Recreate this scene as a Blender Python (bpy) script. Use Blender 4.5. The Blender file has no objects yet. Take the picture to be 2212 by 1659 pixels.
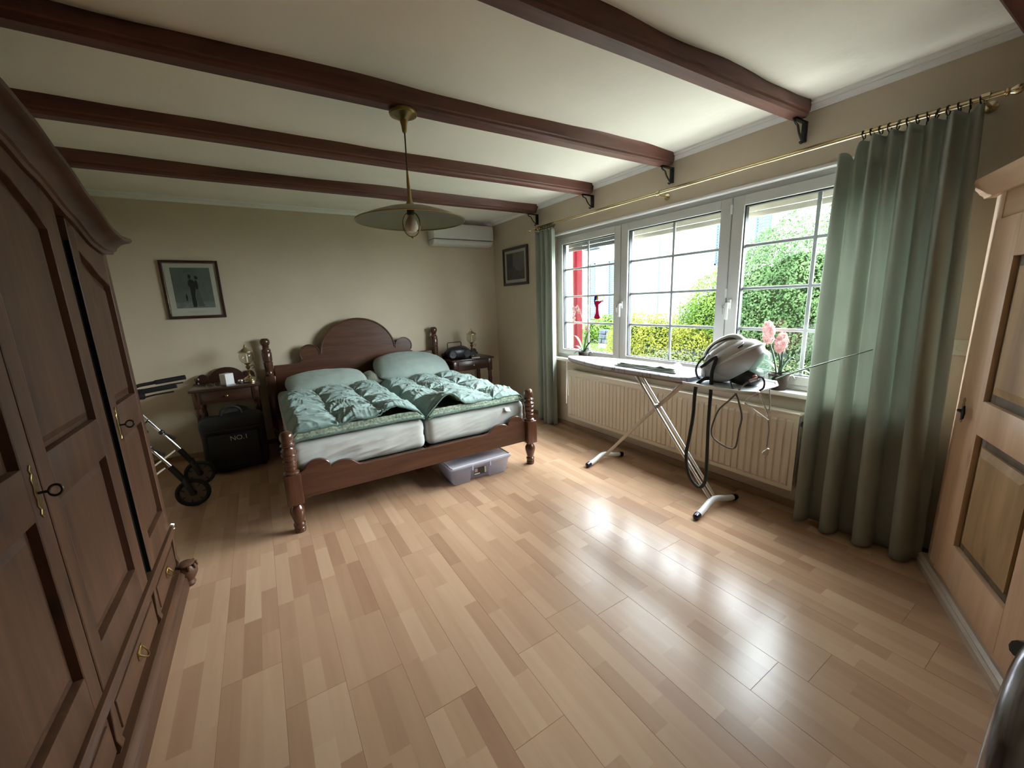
import bpy, bmesh, math, random
from mathutils import Vector, Matrix, noise
random.seed(7)
SC = bpy.context.scene
C = SC.collection
PI = math.pi
R = math.radians

# ------------------------------------------------------------------ camera, sky, exposure
CAM = (-3.0164, -5.2062, 1.5)
YAW, PITCH, ROLL, FPX = R(31.8686), R(-11.6639), R(-2.1819), 861.04
_f = Vector((math.sin(YAW)*math.cos(PITCH), math.cos(YAW)*math.cos(PITCH), math.sin(PITCH)))
_r = Vector((math.cos(YAW), -math.sin(YAW), 0.0))
_u = _r.cross(_f)
_r2 = _r*math.cos(ROLL) + _u*math.sin(ROLL)
_u2 = -_r*math.sin(ROLL) + _u*math.cos(ROLL)
cd = bpy.data.cameras.new('camera')
cd.sensor_fit = 'HORIZONTAL'; cd.sensor_width = 36.0
cd.lens = FPX*36.0/2212.0
cd.clip_start = 0.02; cd.clip_end = 200
cam = bpy.data.objects.new('camera', cd); C.objects.link(cam)
cam.matrix_world = Matrix(((_r2.x, _u2.x, -_f.x, CAM[0]), (_r2.y, _u2.y, -_f.y, CAM[1]), (_r2.z, _u2.z, -_f.z, CAM[2]), (0, 0, 0, 1)))
SC.camera = cam

SKY = 36.0
w = bpy.data.worlds.new('overcast_sky'); SC.world = w; w.use_nodes = True
nt = w.node_tree; nt.nodes.clear()
out = nt.nodes.new('ShaderNodeOutputWorld'); bg = nt.nodes.new('ShaderNodeBackground')
bg.inputs['Color'].default_value = (0.86, 0.945, 1.0, 1); bg.inputs['Strength'].default_value = SKY
nt.links.new(bg.outputs[0], out.inputs[0])
# daylight comes in through the one window: a sampling portal over its opening (emits nothing itself)
ld = bpy.data.lights.new('window_portal', 'AREA'); ld.shape = 'RECTANGLE'; ld.size = 3.16; ld.size_y = 1.4
ld.cycles.is_portal = True
lo = bpy.data.objects.new('window_portal', ld); C.objects.link(lo)
lo.location = (0.28, -2.96, 1.52)
lo.rotation_euler = Matrix(((0, 0, 1), (-1, 0, 0), (0, -1, 0))).to_euler()   # -Z looks along -X, into the room

# the sun behind thin cloud, high over the garden: a broad soft disc
sd_ = bpy.data.lights.new('veiled_sun', 'SUN'); sd_.energy = 15.0; sd_.angle = R(50); sd_.color = (1.0, 0.985, 0.96)
so = bpy.data.objects.new('veiled_sun', sd_); C.objects.link(so)
so.rotation_euler = Vector((-math.cos(R(38)), 0.22, -math.sin(R(38)))).to_track_quat('-Z', 'Y').to_euler()

SC.view_settings.view_transform = 'Standard'
SC.view_settings.look = 'None'
SC.view_settings.gamma = 1.0
SC.view_settings.exposure = 0.2
SC.view_settings.use_curve_mapping = False
SC.cycles.max_bounces = 7; SC.cycles.transmission_bounces = 4
SC.cycles.caustics_reflective = False; SC.cycles.caustics_refractive = False
SC.cycles.use_adaptive_sampling = True; SC.cycles.adaptive_threshold = 0.08

# ------------------------------------------------------------------ materials
def s2l(c):
    return tuple(((v/255.0)/12.92 if v <= 10 else (((v/255.0)+0.055)/1.055)**2.4) for v in c)
MATS = {}
def mat(name, col, rough=0.5, metal=0.0, var=0.0, vscale=6.0, bump=0.0, bscale=60.0, stretch=(1, 1, 1), col2=None, spec=0.5, trans=0.0, coat=0.0, sheen=0.0, detail=5.0):
    """principled material, colour wandering between col and col2 with a noise in object space"""
    if name in MATS: return MATS[name]
    m = bpy.data.materials.new(name); m.use_nodes = True
    nt = m.node_tree; N = nt.nodes; L = nt.links
    p = N['Principled BSDF']
    p.inputs['Roughness'].default_value = rough; p.inputs['Metallic'].default_value = metal
    p.inputs['Specular IOR Level'].default_value = spec
    p.inputs['Coat Weight'].default_value = coat; p.inputs['Coat Roughness'].default_value = 0.15
    p.inputs['Sheen Weight'].default_value = sheen
    p.inputs['Transmission Weight'].default_value = trans
    p.inputs['Base Color'].default_value = (*col, 1)
    tc = N.new('ShaderNodeTexCoord'); mp = N.new('ShaderNodeMapping')
    mp.inputs['Scale'].default_value = stretch
    L.new(tc.outputs['Object'], mp.inputs['Vector'])
    if var > 0 or col2:
        n = N.new('ShaderNodeTexNoise'); n.inputs['Scale'].default_value = vscale; n.inputs['Detail'].default_value = detail
        n.inputs['Roughness'].default_value = 0.6
        L.new(mp.outputs[0], n.inputs['Vector'])
        r = N.new('ShaderNodeValToRGB')
        c2 = col2 if col2 else tuple(min(1, c*(1+var)) for c in col)
        c1 = col if col2 else tuple(c*(1-var) for c in col)
        r.color_ramp.elements[0].position = 0.3; r.color_ramp.elements[0].color = (*c1, 1)
        r.color_ramp.elements[1].position = 0.7; r.color_ramp.elements[1].color = (*c2, 1)
        L.new(n.outputs['Fac'], r.inputs['Fac']); L.new(r.outputs[0], p.inputs['Base Color'])
    if bump > 0:
        n2 = N.new('ShaderNodeTexNoise'); n2.inputs['Scale'].default_value = bscale; n2.inputs['Detail'].default_value = 4
        L.new(mp.outputs[0], n2.inputs['Vector'])
        b = N.new('ShaderNodeBump'); b.inputs['Strength'].default_value = bump; b.inputs['Distance'].default_value = min(0.01, 0.25/bscale)
        L.new(n2.outputs['Fac'], b.inputs['Height']); L.new(b.outputs[0], p.inputs['Normal'])
    MATS[name] = m
    return m

def wood(name, dark, light, axis='z', rough=0.4, scale=3.0, bump=0.15, coat=0.15, spec=0.5, knots=0.0):
    if name in MATS: return MATS[name]
    m = bpy.data.materials.new(name); m.use_nodes = True
    nt = m.node_tree; N = nt.nodes; L = nt.links; p = N['Principled BSDF']
    p.inputs['Roughness'].default_value = rough; p.inputs['Coat Weight'].default_value = coat
    p.inputs['Coat Roughness'].default_value = 0.2; p.inputs['Specular IOR Level'].default_value = spec
    tc = N.new('ShaderNodeTexCoord'); mp = N.new('ShaderNodeMapping')
    s = {'x': (0.8, 9, 9), 'y': (9, 0.8, 9), 'z': (9, 9, 0.8)}[axis]
    mp.inputs['Scale'].default_value = s
    L.new(tc.outputs['Object'], mp.inputs['Vector'])
    n = N.new('ShaderNodeTexNoise'); n.inputs['Scale'].default_value = scale; n.inputs['Detail'].default_value = 8
    n.inputs['Roughness'].default_value = 0.65; n.inputs['Distortion'].default_value = 0.6
    L.new(mp.outputs[0], n.inputs['Vector'])
    r = N.new('ShaderNodeValToRGB')
    r.color_ramp.elements[0].position = 0.28; r.color_ramp.elements[0].color = (*dark, 1)
    r.color_ramp.elements[1].position = 0.72; r.color_ramp.elements[1].color = (*light, 1)
    L.new(n.outputs['Fac'], r.inputs['Fac'])
    colout = r.outputs[0]
    if knots > 0:
        mp2 = N.new('ShaderNodeMapping'); mp2.inputs['Scale'].default_value = {'x': (1.2, 4, 4), 'y': (4, 1.2, 4), 'z': (4, 4, 1.2)}[axis]
        L.new(tc.outputs['Object'], mp2.inputs['Vector'])
        v = N.new('ShaderNodeTexVoronoi'); v.inputs['Scale'].default_value = 1.7
        L.new(mp2.outputs[0], v.inputs['Vector'])
        r2 = N.new('ShaderNodeValToRGB'); r2.color_ramp.elements[0].position = 0.06; r2.color_ramp.elements[0].color = (knots, knots, knots, 1)
        r2.color_ramp.elements[1].position = 0.16; r2.color_ramp.elements[1].color = (0, 0, 0, 1)
        L.new(v.outputs['Distance'], r2.inputs['Fac'])
        mx = N.new('ShaderNodeMix'); mx.data_type = 'RGBA'
        L.new(r2.outputs[0], mx.inputs['Factor']); L.new(colout, mx.inputs['A'])
        mx.inputs['B'].default_value = (*[c*0.35 for c in dark], 1)
        colout = mx.outputs['Result']
    L.new(colout, p.inputs['Base Color'])
    if bump > 0:
        b = N.new('ShaderNodeBump'); b.inputs['Strength'].default_value = bump; b.inputs['Distance'].default_value = 0.0012
        L.new(n.outputs['Fac'], b.inputs['Height']); L.new(b.outputs[0], p.inputs['Normal'])
    MATS[name] = m
    return m

def thin(name, tint, refl=0.06, rough=0.02, mixc=None, mixf=0.0):
    """thin clear sheet: transparent with a weak mirror, mixf of a diffuse body colour"""
    if name in MATS: return MATS[name]
    m = bpy.data.materials.new(name); m.use_nodes = True
    nt = m.node_tree; N = nt.nodes; L = nt.links; N.clear()
    o = N.new('ShaderNodeOutputMaterial'); t = N.new('ShaderNodeBsdfTransparent'); t.inputs['Color'].default_value = (*tint, 1)
    g = N.new('ShaderNodeBsdfGlossy'); g.inputs['Roughness'].default_value = rough
    lw = N.new('ShaderNodeLayerWeight'); lw.inputs['Blend'].default_value = 0.5
    pw_ = N.new('ShaderNodeMath'); pw_.operation = 'POWER'; pw_.inputs[1].default_value = 4.0; L.new(lw.outputs['Facing'], pw_.inputs[0])
    fr = N.new('ShaderNodeMath'); fr.operation = 'MULTIPLY_ADD'; fr.inputs[1].default_value = refl*5; fr.inputs[2].default_value = refl*0.4; L.new(pw_.outputs[0], fr.inputs[0])
    mx = N.new('ShaderNodeMixShader'); L.new(fr.outputs[0], mx.inputs[0]); L.new(t.outputs[0], mx.inputs[1]); L.new(g.outputs[0], mx.inputs[2])
    last = mx.outputs[0]
    if mixf > 0:
        d = N.new('ShaderNodeBsdfDiffuse'); d.inputs['Color'].default_value = (*mixc, 1)
        tl = N.new('ShaderNodeBsdfTranslucent'); tl.inputs['Color'].default_value = (*mixc, 1)
        m1 = N.new('ShaderNodeMixShader'); m1.inputs[0].default_value = 0.5; L.new(d.outputs[0], m1.inputs[1]); L.new(tl.outputs[0], m1.inputs[2])
        m2 = N.new('ShaderNodeMixShader'); m2.inputs[0].default_value = mixf; L.new(last, m2.inputs[1]); L.new(m1.outputs[0], m2.inputs[2])
        last = m2.outputs[0]
    L.new(last, o.inputs[0])
    MATS[name] = m
    return m

def cloth(name, col, col2, transl=0.0, bump=0.3, bscale=400, vscale=8, stretch=(1, 1, 1), rough=0.9):
    if name in MATS: return MATS[name]
    m = mat(name, col, rough=rough, col2=col2, vscale=vscale, bump=bump, bscale=bscale, stretch=stretch, spec=0.15, sheen=0.15)
    if transl > 0:
        nt = m.node_tree; N = nt.nodes; L = nt.links; p = N['Principled BSDF']; o = N['Material Output']
        t = N.new('ShaderNodeBsdfTranslucent'); mx = N.new('ShaderNodeMixShader'); mx.inputs[0].default_value = transl
        src = p.inputs['Base Color'].links[0].from_socket
        L.new(src, t.inputs['Color']); L.new(p.outputs[0], mx.inputs[1]); L.new(t.outputs[0], mx.inputs[2]); L.new(mx.outputs[0], o.inputs[0])
    return m

def leafmat(name, c1, c2, vscale=3.0, transl=0.3, rough=0.5, sp_=0.04):
    if name in MATS: return MATS[name]
    m = mat(name, c1, rough=rough, col2=c2, vscale=vscale, spec=sp_, detail=8)
    nt = m.node_tree; N = nt.nodes; L = nt.links; p = N['Principled BSDF']; o = N['Material Output']
    t = N.new('ShaderNodeBsdfTranslucent'); mx = N.new('ShaderNodeMixShader'); mx.inputs[0].default_value = transl
    L.new(p.inputs['Base Color'].links[0].from_socket, t.inputs['Color'])
    L.new(p.outputs[0], mx.inputs[1]); L.new(t.outputs[0], mx.inputs[2]); L.new(mx.outputs[0], o.inputs[0])
    return m

WALL = mat('beige_wallpaper', (0.58, 0.49, 0.37), rough=0.9, var=0.05, vscale=2.0, bump=0.35, bscale=240, spec=0.2)
CEIL = mat('ceiling_plaster', (0.88, 0.85, 0.755), rough=0.95, var=0.03, vscale=1.5, bump=0.5, bscale=7, spec=0.1)
TRIMW = mat('white_cornice_paint', (0.86, 0.85, 0.82), rough=0.8, spec=0.2)
PVC = mat('white_window_pvc', (0.56, 0.55, 0.52), rough=0.35)
PVCD = mat('window_seal_black', (0.02, 0.022, 0.024), rough=0.6)
SILLM = mat('light_stone_sill', (0.70, 0.67, 0.60), rough=0.3, var=0.06, vscale=14)
BEAM = wood('red_brown_beam_wood', (0.055, 0.017, 0.011), (0.155, 0.052, 0.032), 'x', rough=0.55, scale=2.2, bump=0.5, coat=0.0)
BEDX = wood('bed_dark_oak_x', (0.042, 0.016, 0.008), (0.115, 0.046, 0.024), 'x', rough=0.3, scale=2.5, bump=0.1, coat=0.3)
BEDY = wood('bed_dark_oak_y', (0.042, 0.016, 0.008), (0.115, 0.046, 0.024), 'y', rough=0.3, scale=2.5, bump=0.1, coat=0.3)
BEDZ = wood('bed_dark_oak_z', (0.042, 0.016, 0.008), (0.125, 0.048, 0.025), 'z', rough=0.22, scale=2.5, bump=0.1, coat=0.5)
PINEZ = wood('wardrobe_stained_pine_z', (0.048, 0.0205, 0.010), (0.122, 0.054, 0.026), 'z', rough=0.55, scale=1.6, bump=0.2, coat=0.05, knots=0.6)
PINEY = wood('wardrobe_stained_pine_y', (0.048, 0.0205, 0.010), (0.118, 0.052, 0.025), 'y', rough=0.5, scale=1.6, bump=0.2, coat=0.08)
CABZ = wood('corner_cabinet_pine_z', (0.55, 0.345, 0.215), (0.76, 0.51, 0.345), 'z', rough=0.5, scale=1.3, bump=0.2, coat=0.1, knots=0.5)
CABX = wood('corner_cabinet_pine_x', (0.55, 0.345, 0.215), (0.74, 0.50, 0.335), 'x', rough=0.5, scale=1.3, bump=0.2, coat=0.1)
CABP = wood('corner_cabinet_panel_pine', (0.30, 0.18, 0.085), (0.50, 0.32, 0.165), 'z', rough=0.5, scale=1.2, bump=0.3, coat=0.1, knots=0.7)
CABM = mat('corner_cabinet_dark_moulding', (0.13, 0.095, 0.055), rough=0.55, var=0.35, vscale=9)
BRASS = mat('aged_brass', (0.66, 0.56, 0.36), rough=0.25, metal=1.0)
BRASSD = mat('dark_brass', (0.32, 0.23, 0.10), rough=0.32, metal=1.0)
IRON = mat('black_wrought_iron', (0.02, 0.021, 0.022), rough=0.45, metal=0.6)
CHROME = mat('chrome_tube', (0.75, 0.75, 0.76), rough=0.15, metal=1.0)
BLACK = mat('black_plastic', (0.012, 0.012, 0.013), rough=0.45)
RUBBER = mat('black_rubber', (0.01, 0.01, 0.011), rough=0.8)
WHITE = mat('white_lacquer', (0.80, 0.80, 0.79), rough=0.35)
CURT = cloth('sage_green_curtain', (0.385, 0.415, 0.36), (0.435, 0.465, 0.405), transl=0.34, bump=0.25, bscale=250, vscale=3, stretch=(1, 1, 0.3))
SHEET = cloth('pale_grey_sheet', (0.46, 0.49, 0.47), (0.54, 0.56, 0.54), bump=0.15, bscale=300)
SHEETG = cloth('grey_green_pillowcase', (0.27, 0.34, 0.31), (0.33, 0.40, 0.365), bump=0.15, bscale=300)
DUVET = cloth('sage_velvet_duvet', (0.20, 0.285, 0.262), (0.27, 0.365, 0.34), bump=0.2, bscale=120, vscale=10)
FLEECE = cloth('sage_fleece_lining', (0.07, 0.11, 0.075), (0.40, 0.46, 0.36), bump=1.0, bscale=90, vscale=60)
PIPING = cloth('dark_sage_piping', (0.08, 0.14, 0.12), (0.12, 0.19, 0.165), bump=0.1)

# ------------------------------------------------------------------ geometry helpers
class B:
    """collects shapes in one bmesh"""
    def __init__(s): s.bm = bmesh.new()
    def box(s, x0, x1, y0, y1, z0, z1, bev=0.0, seg=2, mtx=None):
        r = bmesh.ops.create_cube(s.bm, size=1.0)
        vs = r['verts']
        for v in vs:
            v.co = Vector(((x0+x1)/2+v.co.x*(x1-x0), (y0+y1)/2+v.co.y*(y1-y0), (z0+z1)/2+v.co.z*(z1-z0)))
        if bev > 0:
            es = {e for v in vs for e in v.link_edges}
            rr = bmesh.ops.bevel(s.bm, geom=list(es), offset=bev, segments=seg, profile=0.5, affect='EDGES')
            vs = list({v for f in rr['faces'] for v in f.verts} | {v for v in vs if v.is_valid})
        if mtx is not None: bmesh.ops.transform(s.bm, matrix=mtx, verts=vs)
        return s
    def prism(s, pts, axis, a0, a1, bev=0.0, seg=1):
        def mk(p, a):
            return {'x': (a, p[0], p[1]), 'y': (p[0], a, p[1]), 'z': (p[0], p[1], a)}[axis]
        v0 = [s.bm.verts.new(mk(p, a0)) for p in pts]; v1 = [s.bm.verts.new(mk(p, a1)) for p in pts]
        n = len(pts); fs = [s.bm.faces.new(v0), s.bm.faces.new(v1[::-1])]
        for i in range(n): fs.append(s.bm.faces.new((v0[i], v1[i], v1[(i+1) % n], v0[(i+1) % n])))
        bmesh.ops.recalc_face_normals(s.bm, faces=fs)
        if bev > 0:
            es = list(fs[0].edges)+list(fs[1].edges)
            bmesh.ops.bevel(s.bm, geom=es, offset=bev, segments=seg, profile=0.5, affect='EDGES')
        return s
    def lathe(s, prof, org=(0, 0, 0), segs=20, mtx=None):
        M = Matrix.Translation(org) if mtx is None else mtx
        rings = []
        for r, z in prof:
            if r < 1e-5: rings.append([s.bm.verts.new(M @ Vector((0, 0, z)))])
            else: rings.append([s.bm.verts.new(M @ Vector((r*math.cos(2*PI*i/segs), r*math.sin(2*PI*i/segs), z))) for i in range(segs)])
        fs = []
        for a, b in zip(rings, rings[1:]):
            for i in range(segs):
                j = (i+1) % segs
                if len(a) == 1 and len(b) == 1: continue
                if len(a) == 1: fs.append(s.bm.faces.new((a[0], b[i], b[j])))
                elif len(b) == 1: fs.append(s.bm.faces.new((a[i], a[j], b[0])))
                else: fs.append(s.bm.faces.new((a[i], a[j], b[j], b[i])))
        bmesh.ops.recalc_face_normals(s.bm, faces=fs)
        return s
    def tube(s, path, r, segs=8, closed=False, caps=True, flat=1.0):
        P = [Vector(p) for p in path]; n = len(P)
        rs = r if isinstance(r, (list, tuple)) else [r]*n
        T = []
        for i in range(n):
            if closed: t = P[(i+1) % n]-P[i-1]
            else: t = P[min(i+1, n-1)]-P[max(i-1, 0)]
            T.append(t.normalized() if t.length > 1e-9 else Vector((0, 0, 1)))
        up = Vector((0, 0, 1)) if abs(T[0].z) < 0.95 else Vector((1, 0, 0))
        nrm = (up-T[0]*up.dot(T[0])).normalized()
        rings = []
        for i in range(n):
            nrm = (nrm-T[i]*nrm.dot(T[i]))
            nrm = nrm.normalized() if nrm.length > 1e-6 else T[i].orthogonal().normalized()
            bi = T[i].cross(nrm)
            rings.append([s.bm.verts.new(P[i]+(nrm*math.cos(2*PI*k/segs)+bi*flat*math.sin(2*PI*k/segs))*rs[i]) for k in range(segs)])
        fs = []
        m = n if closed else n-1
        for i in range(m):
            a, b = rings[i], rings[(i+1) % n]
            for k in range(segs):
                fs.append(s.bm.faces.new((a[k], a[(k+1) % segs], b[(k+1) % segs], b[k])))
        if caps and not closed:
            fs.append(s.bm.faces.new(rings[0])); fs.append(s.bm.faces.new(rings[-1]))
        bmesh.ops.recalc_face_normals(s.bm, faces=fs)
        return s
    def ell(s, c, rad, nu=16, nv=10, mtx=None, pw=1.0):
        M = Matrix.Translation(c) if mtx is None else mtx
        def sp(v): return math.copysign(abs(v)**pw, v)
        prof = []
        rings = []
        for j in range(nv+1):
            th = -PI/2+PI*j/nv
            if j in (0, nv): rings.append([s.bm.verts.new(M @ Vector((0, 0, rad[2]*math.sin(th))))])
            else: rings.append([s.bm.verts.new(M @ Vector((rad[0]*sp(math.cos(th))*sp(math.cos(2*PI*i/nu)), rad[1]*sp(math.cos(th))*sp(math.sin(2*PI*i/nu)), rad[2]*sp(math.sin(th))))) for i in range(nu)])
        fs = []
        for a, b in zip(rings, rings[1:]):
            for i in range(nu):
                j = (i+1) % nu
                if len(a) == 1: fs.append(s.bm.faces.new((a[0], b[i], b[j])))
                elif len(b) == 1: fs.append(s.bm.faces.new((a[i], a[j], b[0])))
                else: fs.append(s.bm.faces.new((a[i], a[j], b[j], b[i])))
        bmesh.ops.recalc_face_normals(s.bm, faces=fs)
        return s
    def grid(s, nu, nv, fn, wrapu=False):
        V = [[s.bm.verts.new(fn(i/(nu if wrapu else nu-1), j/(nv-1))) for j in range(nv)] for i in range(nu)]
        for i in range(nu if wrapu else nu-1):
            for j in range(nv-1):
                s.bm.faces.new((V[i][j], V[(i+1) % nu][j], V[(i+1) % nu][j+1], V[i][j+1]))
        return s
    def poly(s, pts):
        s.bm.faces.new([s.bm.verts.new(p) for p in pts]); return s

ROOT = {}     # object name -> world matrix of its thing (mesh data is written in world space, then taken into the thing's frame)
def link(o): C.objects.link(o); return o
def tag(o, label=None, cat=None, group=None, kind=None):
    if label: o['label'] = label
    if cat: o['category'] = cat
    if group: o['group'] = group
    if kind: o['kind'] = kind
    return o
def finish(b, name, m, smooth=True, ang=38):
    me = bpy.data.meshes.new(name)
    b.bm.to_mesh(me); b.bm.free()
    if m: me.materials.append(m)
    if smooth:
        me.shade_smooth(); me.set_sharp_from_angle(angle=R(ang))
    return me
def part(b, name, m, parent, smooth=True, ang=38, local=False, label=None):
    me = finish(b, name, m, smooth, ang)
    M = ROOT[parent.name]
    if not local: me.transform(M.inverted())
    o = link(bpy.data.objects.new(name, me)); o.parent = parent
    ROOT[o.name] = M
    if label: o['label'] = label
    return o
def thing(name, label, cat, loc=(0, 0, 0), rotz=0.0, group=None, kind=None):
    o = link(bpy.data.objects.new(name, None)); o.empty_display_size = 0.05
    o.location = loc; o.rotation_euler = (0, 0, rotz)
    ROOT[o.name] = Matrix.Translation(loc) @ Matrix.Rotation(rotz, 4, 'Z')
    return tag(o, label, cat, group, kind)
def solo(b, name, m, label=None, cat=None, loc=(0, 0, 0), group=None, kind=None, smooth=True, ang=38):
    me = finish(b, name, m, smooth, ang)
    me.transform(Matrix.Translation(-Vector(loc)))
    o = link(bpy.data.objects.new(name, me)); o.location = loc
    ROOT[o.name] = Matrix.Translation(loc)
    return tag(o, label, cat, group, kind)
def struct(b, name, m, loc=(0, 0, 0), smooth=False, label=None):
    return solo(b, name, m, label, None, loc, None, 'structure', smooth)
def copy_tree(o, loc=None, rotz=None, label=None, parent=None):
    c = o.copy(); C.objects.link(c); c.parent = parent
    if loc is not None: c.location = loc
    if rotz is not None: c.rotation_euler = (0, 0, rotz)
    if label: c['label'] = label
    for ch in o.children: copy_tree(ch, parent=c)
    return c
def bez(pts, n=8):
    """smooth path through points (Catmull-Rom)"""
    P = [Vector(p) for p in pts]; P = [P[0]*2-P[1]]+P+[P[-1]*2-P[-2]]
    o = []
    for i in range(1, len(P)-2):
        for k in range(n):
            t = k/n
            o.append(0.5*((2*P[i])+(P[i+1]-P[i-1])*t+(2*P[i-1]-5*P[i]+4*P[i+1]-P[i+2])*t*t+(3*P[i]-P[i-1]-3*P[i+1]+P[i+2])*t**3))
    o.append(P[-2]); return o
def lerp(tab, x):
    if x <= tab[0][0]: return tab[0][1]
    for (a, b), (c, d) in zip(tab, tab[1:]):
        if x <= c:
            t = (x-a)/(c-a); t = t*t*(3-2*t)*0.5+t*0.5
            return b+(d-b)*t
    return tab[-1][1]
def text_mesh(txt, size, depth=0.0):
    cu = bpy.data.curves.new('lettering', 'FONT'); cu.body = txt; cu.size = size; cu.extrude = depth; cu.align_x = 'CENTER'; cu.align_y = 'CENTER'
    o = bpy.data.objects.new('lettering_tmp', cu); C.objects.link(o)
    dg = bpy.context.evaluated_depsgraph_get()
    me = bpy.data.meshes.new_from_object(o.evaluated_get(dg))
    bpy.data.objects.remove(o); bpy.data.curves.remove(cu)
    return me
def rayP(px, py, axis, val):
    """a point of the place read off the photograph: the ray through a pixel met with a plane"""
    d = _f+_r2*((px-1106)/FPX)-_u2*((py-829.5)/FPX)
    t = (val-CAM[axis])/d[axis]
    return Vector(CAM)+d*t

# ------------------------------------------------------------------ room shell
XL, YN, H = -4.22, -5.76, 2.602      # left wall, near wall, ceiling
b = B(); b.box(XL-0.2, 0.3, YN-0.2, 0.2, -0.12, -0.012)
floor = struct(b, 'floor', mat('floor_underlay', (0.25, 0.17, 0.11), rough=0.7))
b = B(); b.box(XL-0.2, 0.32, YN-0.2, 0.2, H, H+0.2)
struct(b, 'ceiling', CEIL)
b = B(); b.box(XL-0.2, 0.32, 0, 0.2, -0.12, H); struct(b, 'wall_back', WALL)
b = B(); b.box(XL-0.2, XL, YN-0.2, 0, -0.12, H); struct(b, 'wall_left', WALL)
b = B(); b.box(XL, 0.32, YN-0.2, YN, -0.12, H); struct(b, 'wall_front', WALL)
# window wall with its opening
WY0, WY1, WZ0, WZ1 = -4.56, -1.37, 0.80, 2.238
b = B()
b.box(0, 0.30, YN, WY0, -0.12, H); b.box(0, 0.30, WY1, 0, -0.12, H)
b.box(0, 0.30, WY0, WY1, -0.12, WZ0); b.box(0, 0.30, WY0, WY1, WZ1, H)
struct(b, 'wall_right', WALL)

b = B(); b.box(-0.004, 0.054, WY0, WY1, WZ1-0.018, WZ1+0.004, 0.006)
struct(b, 'trim_3', TRIMW, smooth=True)

# laminate floor: boards of three printed strips, laid along the room
FM = bpy.data.materials.new('beech_laminate'); FM.use_nodes = True
nt = FM.node_tree; N = nt.nodes; L = nt.links; p = N['Principled BSDF']
at = N.new('ShaderNodeAttribute'); at.attribute_name = 'strip'
tc = N.new('ShaderNodeTexCoord'); mp = N.new('ShaderNodeMapping'); mp.inputs['Scale'].default_value = (22, 1.4, 22)
sep = N.new('ShaderNodeSeparateColor'); L.new(at.outputs['Color'], sep.inputs[0])
add = N.new('ShaderNodeVectorMath'); add.operation = 'ADD'
L.new(tc.outputs['Object'], mp.inputs['Vector'])
cmb = N.new('ShaderNodeCombineXYZ'); mul = N.new('ShaderNodeMath'); mul.operation = 'MULTIPLY'; mul.inputs[1].default_value = 40
L.new(sep.outputs['Green'], mul.inputs[0]); L.new(mul.outputs[0], cmb.inputs['X']); L.new(mul.outputs[0], cmb.inputs['Z'])
L.new(mp.outputs[0], add.inputs[0]); L.new(cmb.outputs[0], add.inputs[1])
n1 = N.new('ShaderNodeTexNoise'); n1.inputs['Scale'].default_value = 1.3; n1.inputs['Detail'].default_value = 6; n1.inputs['Distortion'].default_value = 0.25
L.new(add.outputs[0], n1.inputs['Vector'])
ma = N.new('ShaderNodeMath'); ma.operation = 'MULTIPLY_ADD'; ma.inputs[1].default_value = 0.36; L.new(n1.outputs['Fac'], ma.inputs[0])
ms = N.new('ShaderNodeMath'); ms.operation = 'MULTIPLY_ADD'; ms.inputs[1].default_value = 0.75; ms.inputs[2].default_value = -0.05; L.new(sep.outputs['Red'], ms.inputs[0]); L.new(ms.outputs[0], ma.inputs[2])
rp = N.new('ShaderNodeValToRGB'); e = rp.color_ramp.elements
e[0].position = 0.05; e[0].color = (0.37, 0.21, 0.13, 1); e[1].position = 0.95; e[1].color = (0.61, 0.42, 0.28, 1)
k = e.new(0.5); k.color = (0.495, 0.312, 0.198, 1)
L.new(ma.outputs[0], rp.inputs['Fac']); L.new(rp.outputs[0], p.inputs['Base Color'])
p.inputs['Roughness'].default_value = 0.27; p.inputs['Specular IOR Level'].default_value = 0.5
n2 = N.new('ShaderNodeTexNoise'); n2.inputs['Scale'].default_value = 2.2; n2.inputs['Detail'].default_value = 3
L.new(tc.outputs['Object'], n2.inputs['Vector'])
mr = N.new('ShaderNodeMapRange'); mr.inputs['To Min'].default_value = 0.19; mr.inputs['To Max'].default_value = 0.31; p.inputs['Roughness'].default_value = 0.25
FW, FL = 0.2175, 1.285
def board(x0, x1, y0, y1, seed):
    rnd = random.Random(seed)
    bm = bmesh.new(); lay = bm.loops.layers.float_color.new('strip')
    e = 0.0009; d = 0.0008; zt = 0.0
    def face(pts, col):
        f = bm.faces.new([bm.verts.new(p) for p in pts])
        for l in f.loops: l[lay] = (*col, 1)
    sw = FW/3
    k = 0; xs = x0
    while xs < x1-1e-4:
        xe = min(xs+sw, x1)
        ya = y0+e; first = True
        xa = xs+(e if k == 0 else 0); xb = xe-(e if xe >= x1-1e-4 else 0)
        while ya < y1-e-1e-4:
            ln = rnd.uniform(0.18, 0.5) if first else rnd.uniform(0.26, 0.52)
            first = False
            yb = min(ya+ln, y1-e)
            if y1-e-yb < 0.07: yb = y1-e
            c = (min(1, max(0, rnd.gauss(0.5, 0.21))), rnd.random(), 0)
            face([(xa, ya, zt), (xb, ya, zt), (xb, yb, zt), (xa, yb, zt)], c)
            ya = yb
        xs = xe; k += 1
    g = (0.05, 0.5, 0)
    A = [(x0+e, y0+e), (x1-e, y0+e), (x1-e, y1-e), (x0+e, y1-e)]; O = [(x0, y0), (x1, y0), (x1, y1), (x0, y1)]
    for i in range(4):
        j = (i+1) % 4
        face([(*O[i], zt-d), (*O[j], zt-d), (*A[j], zt), (*A[i], zt)], g)
        face([(*O[i], zt-0.0115), (*O[j], zt-0.0115), (*O[j], zt-d), (*O[i], zt-d)], g)
    me = bpy.data.meshes.new('floor_board'); bm.to_mesh(me); bm.free(); me.materials.append(FM)
    o = bpy.data.objects.new('floor_board', me); C.objects.link(o); o.parent = floor
x = XL; row = 0
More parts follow.
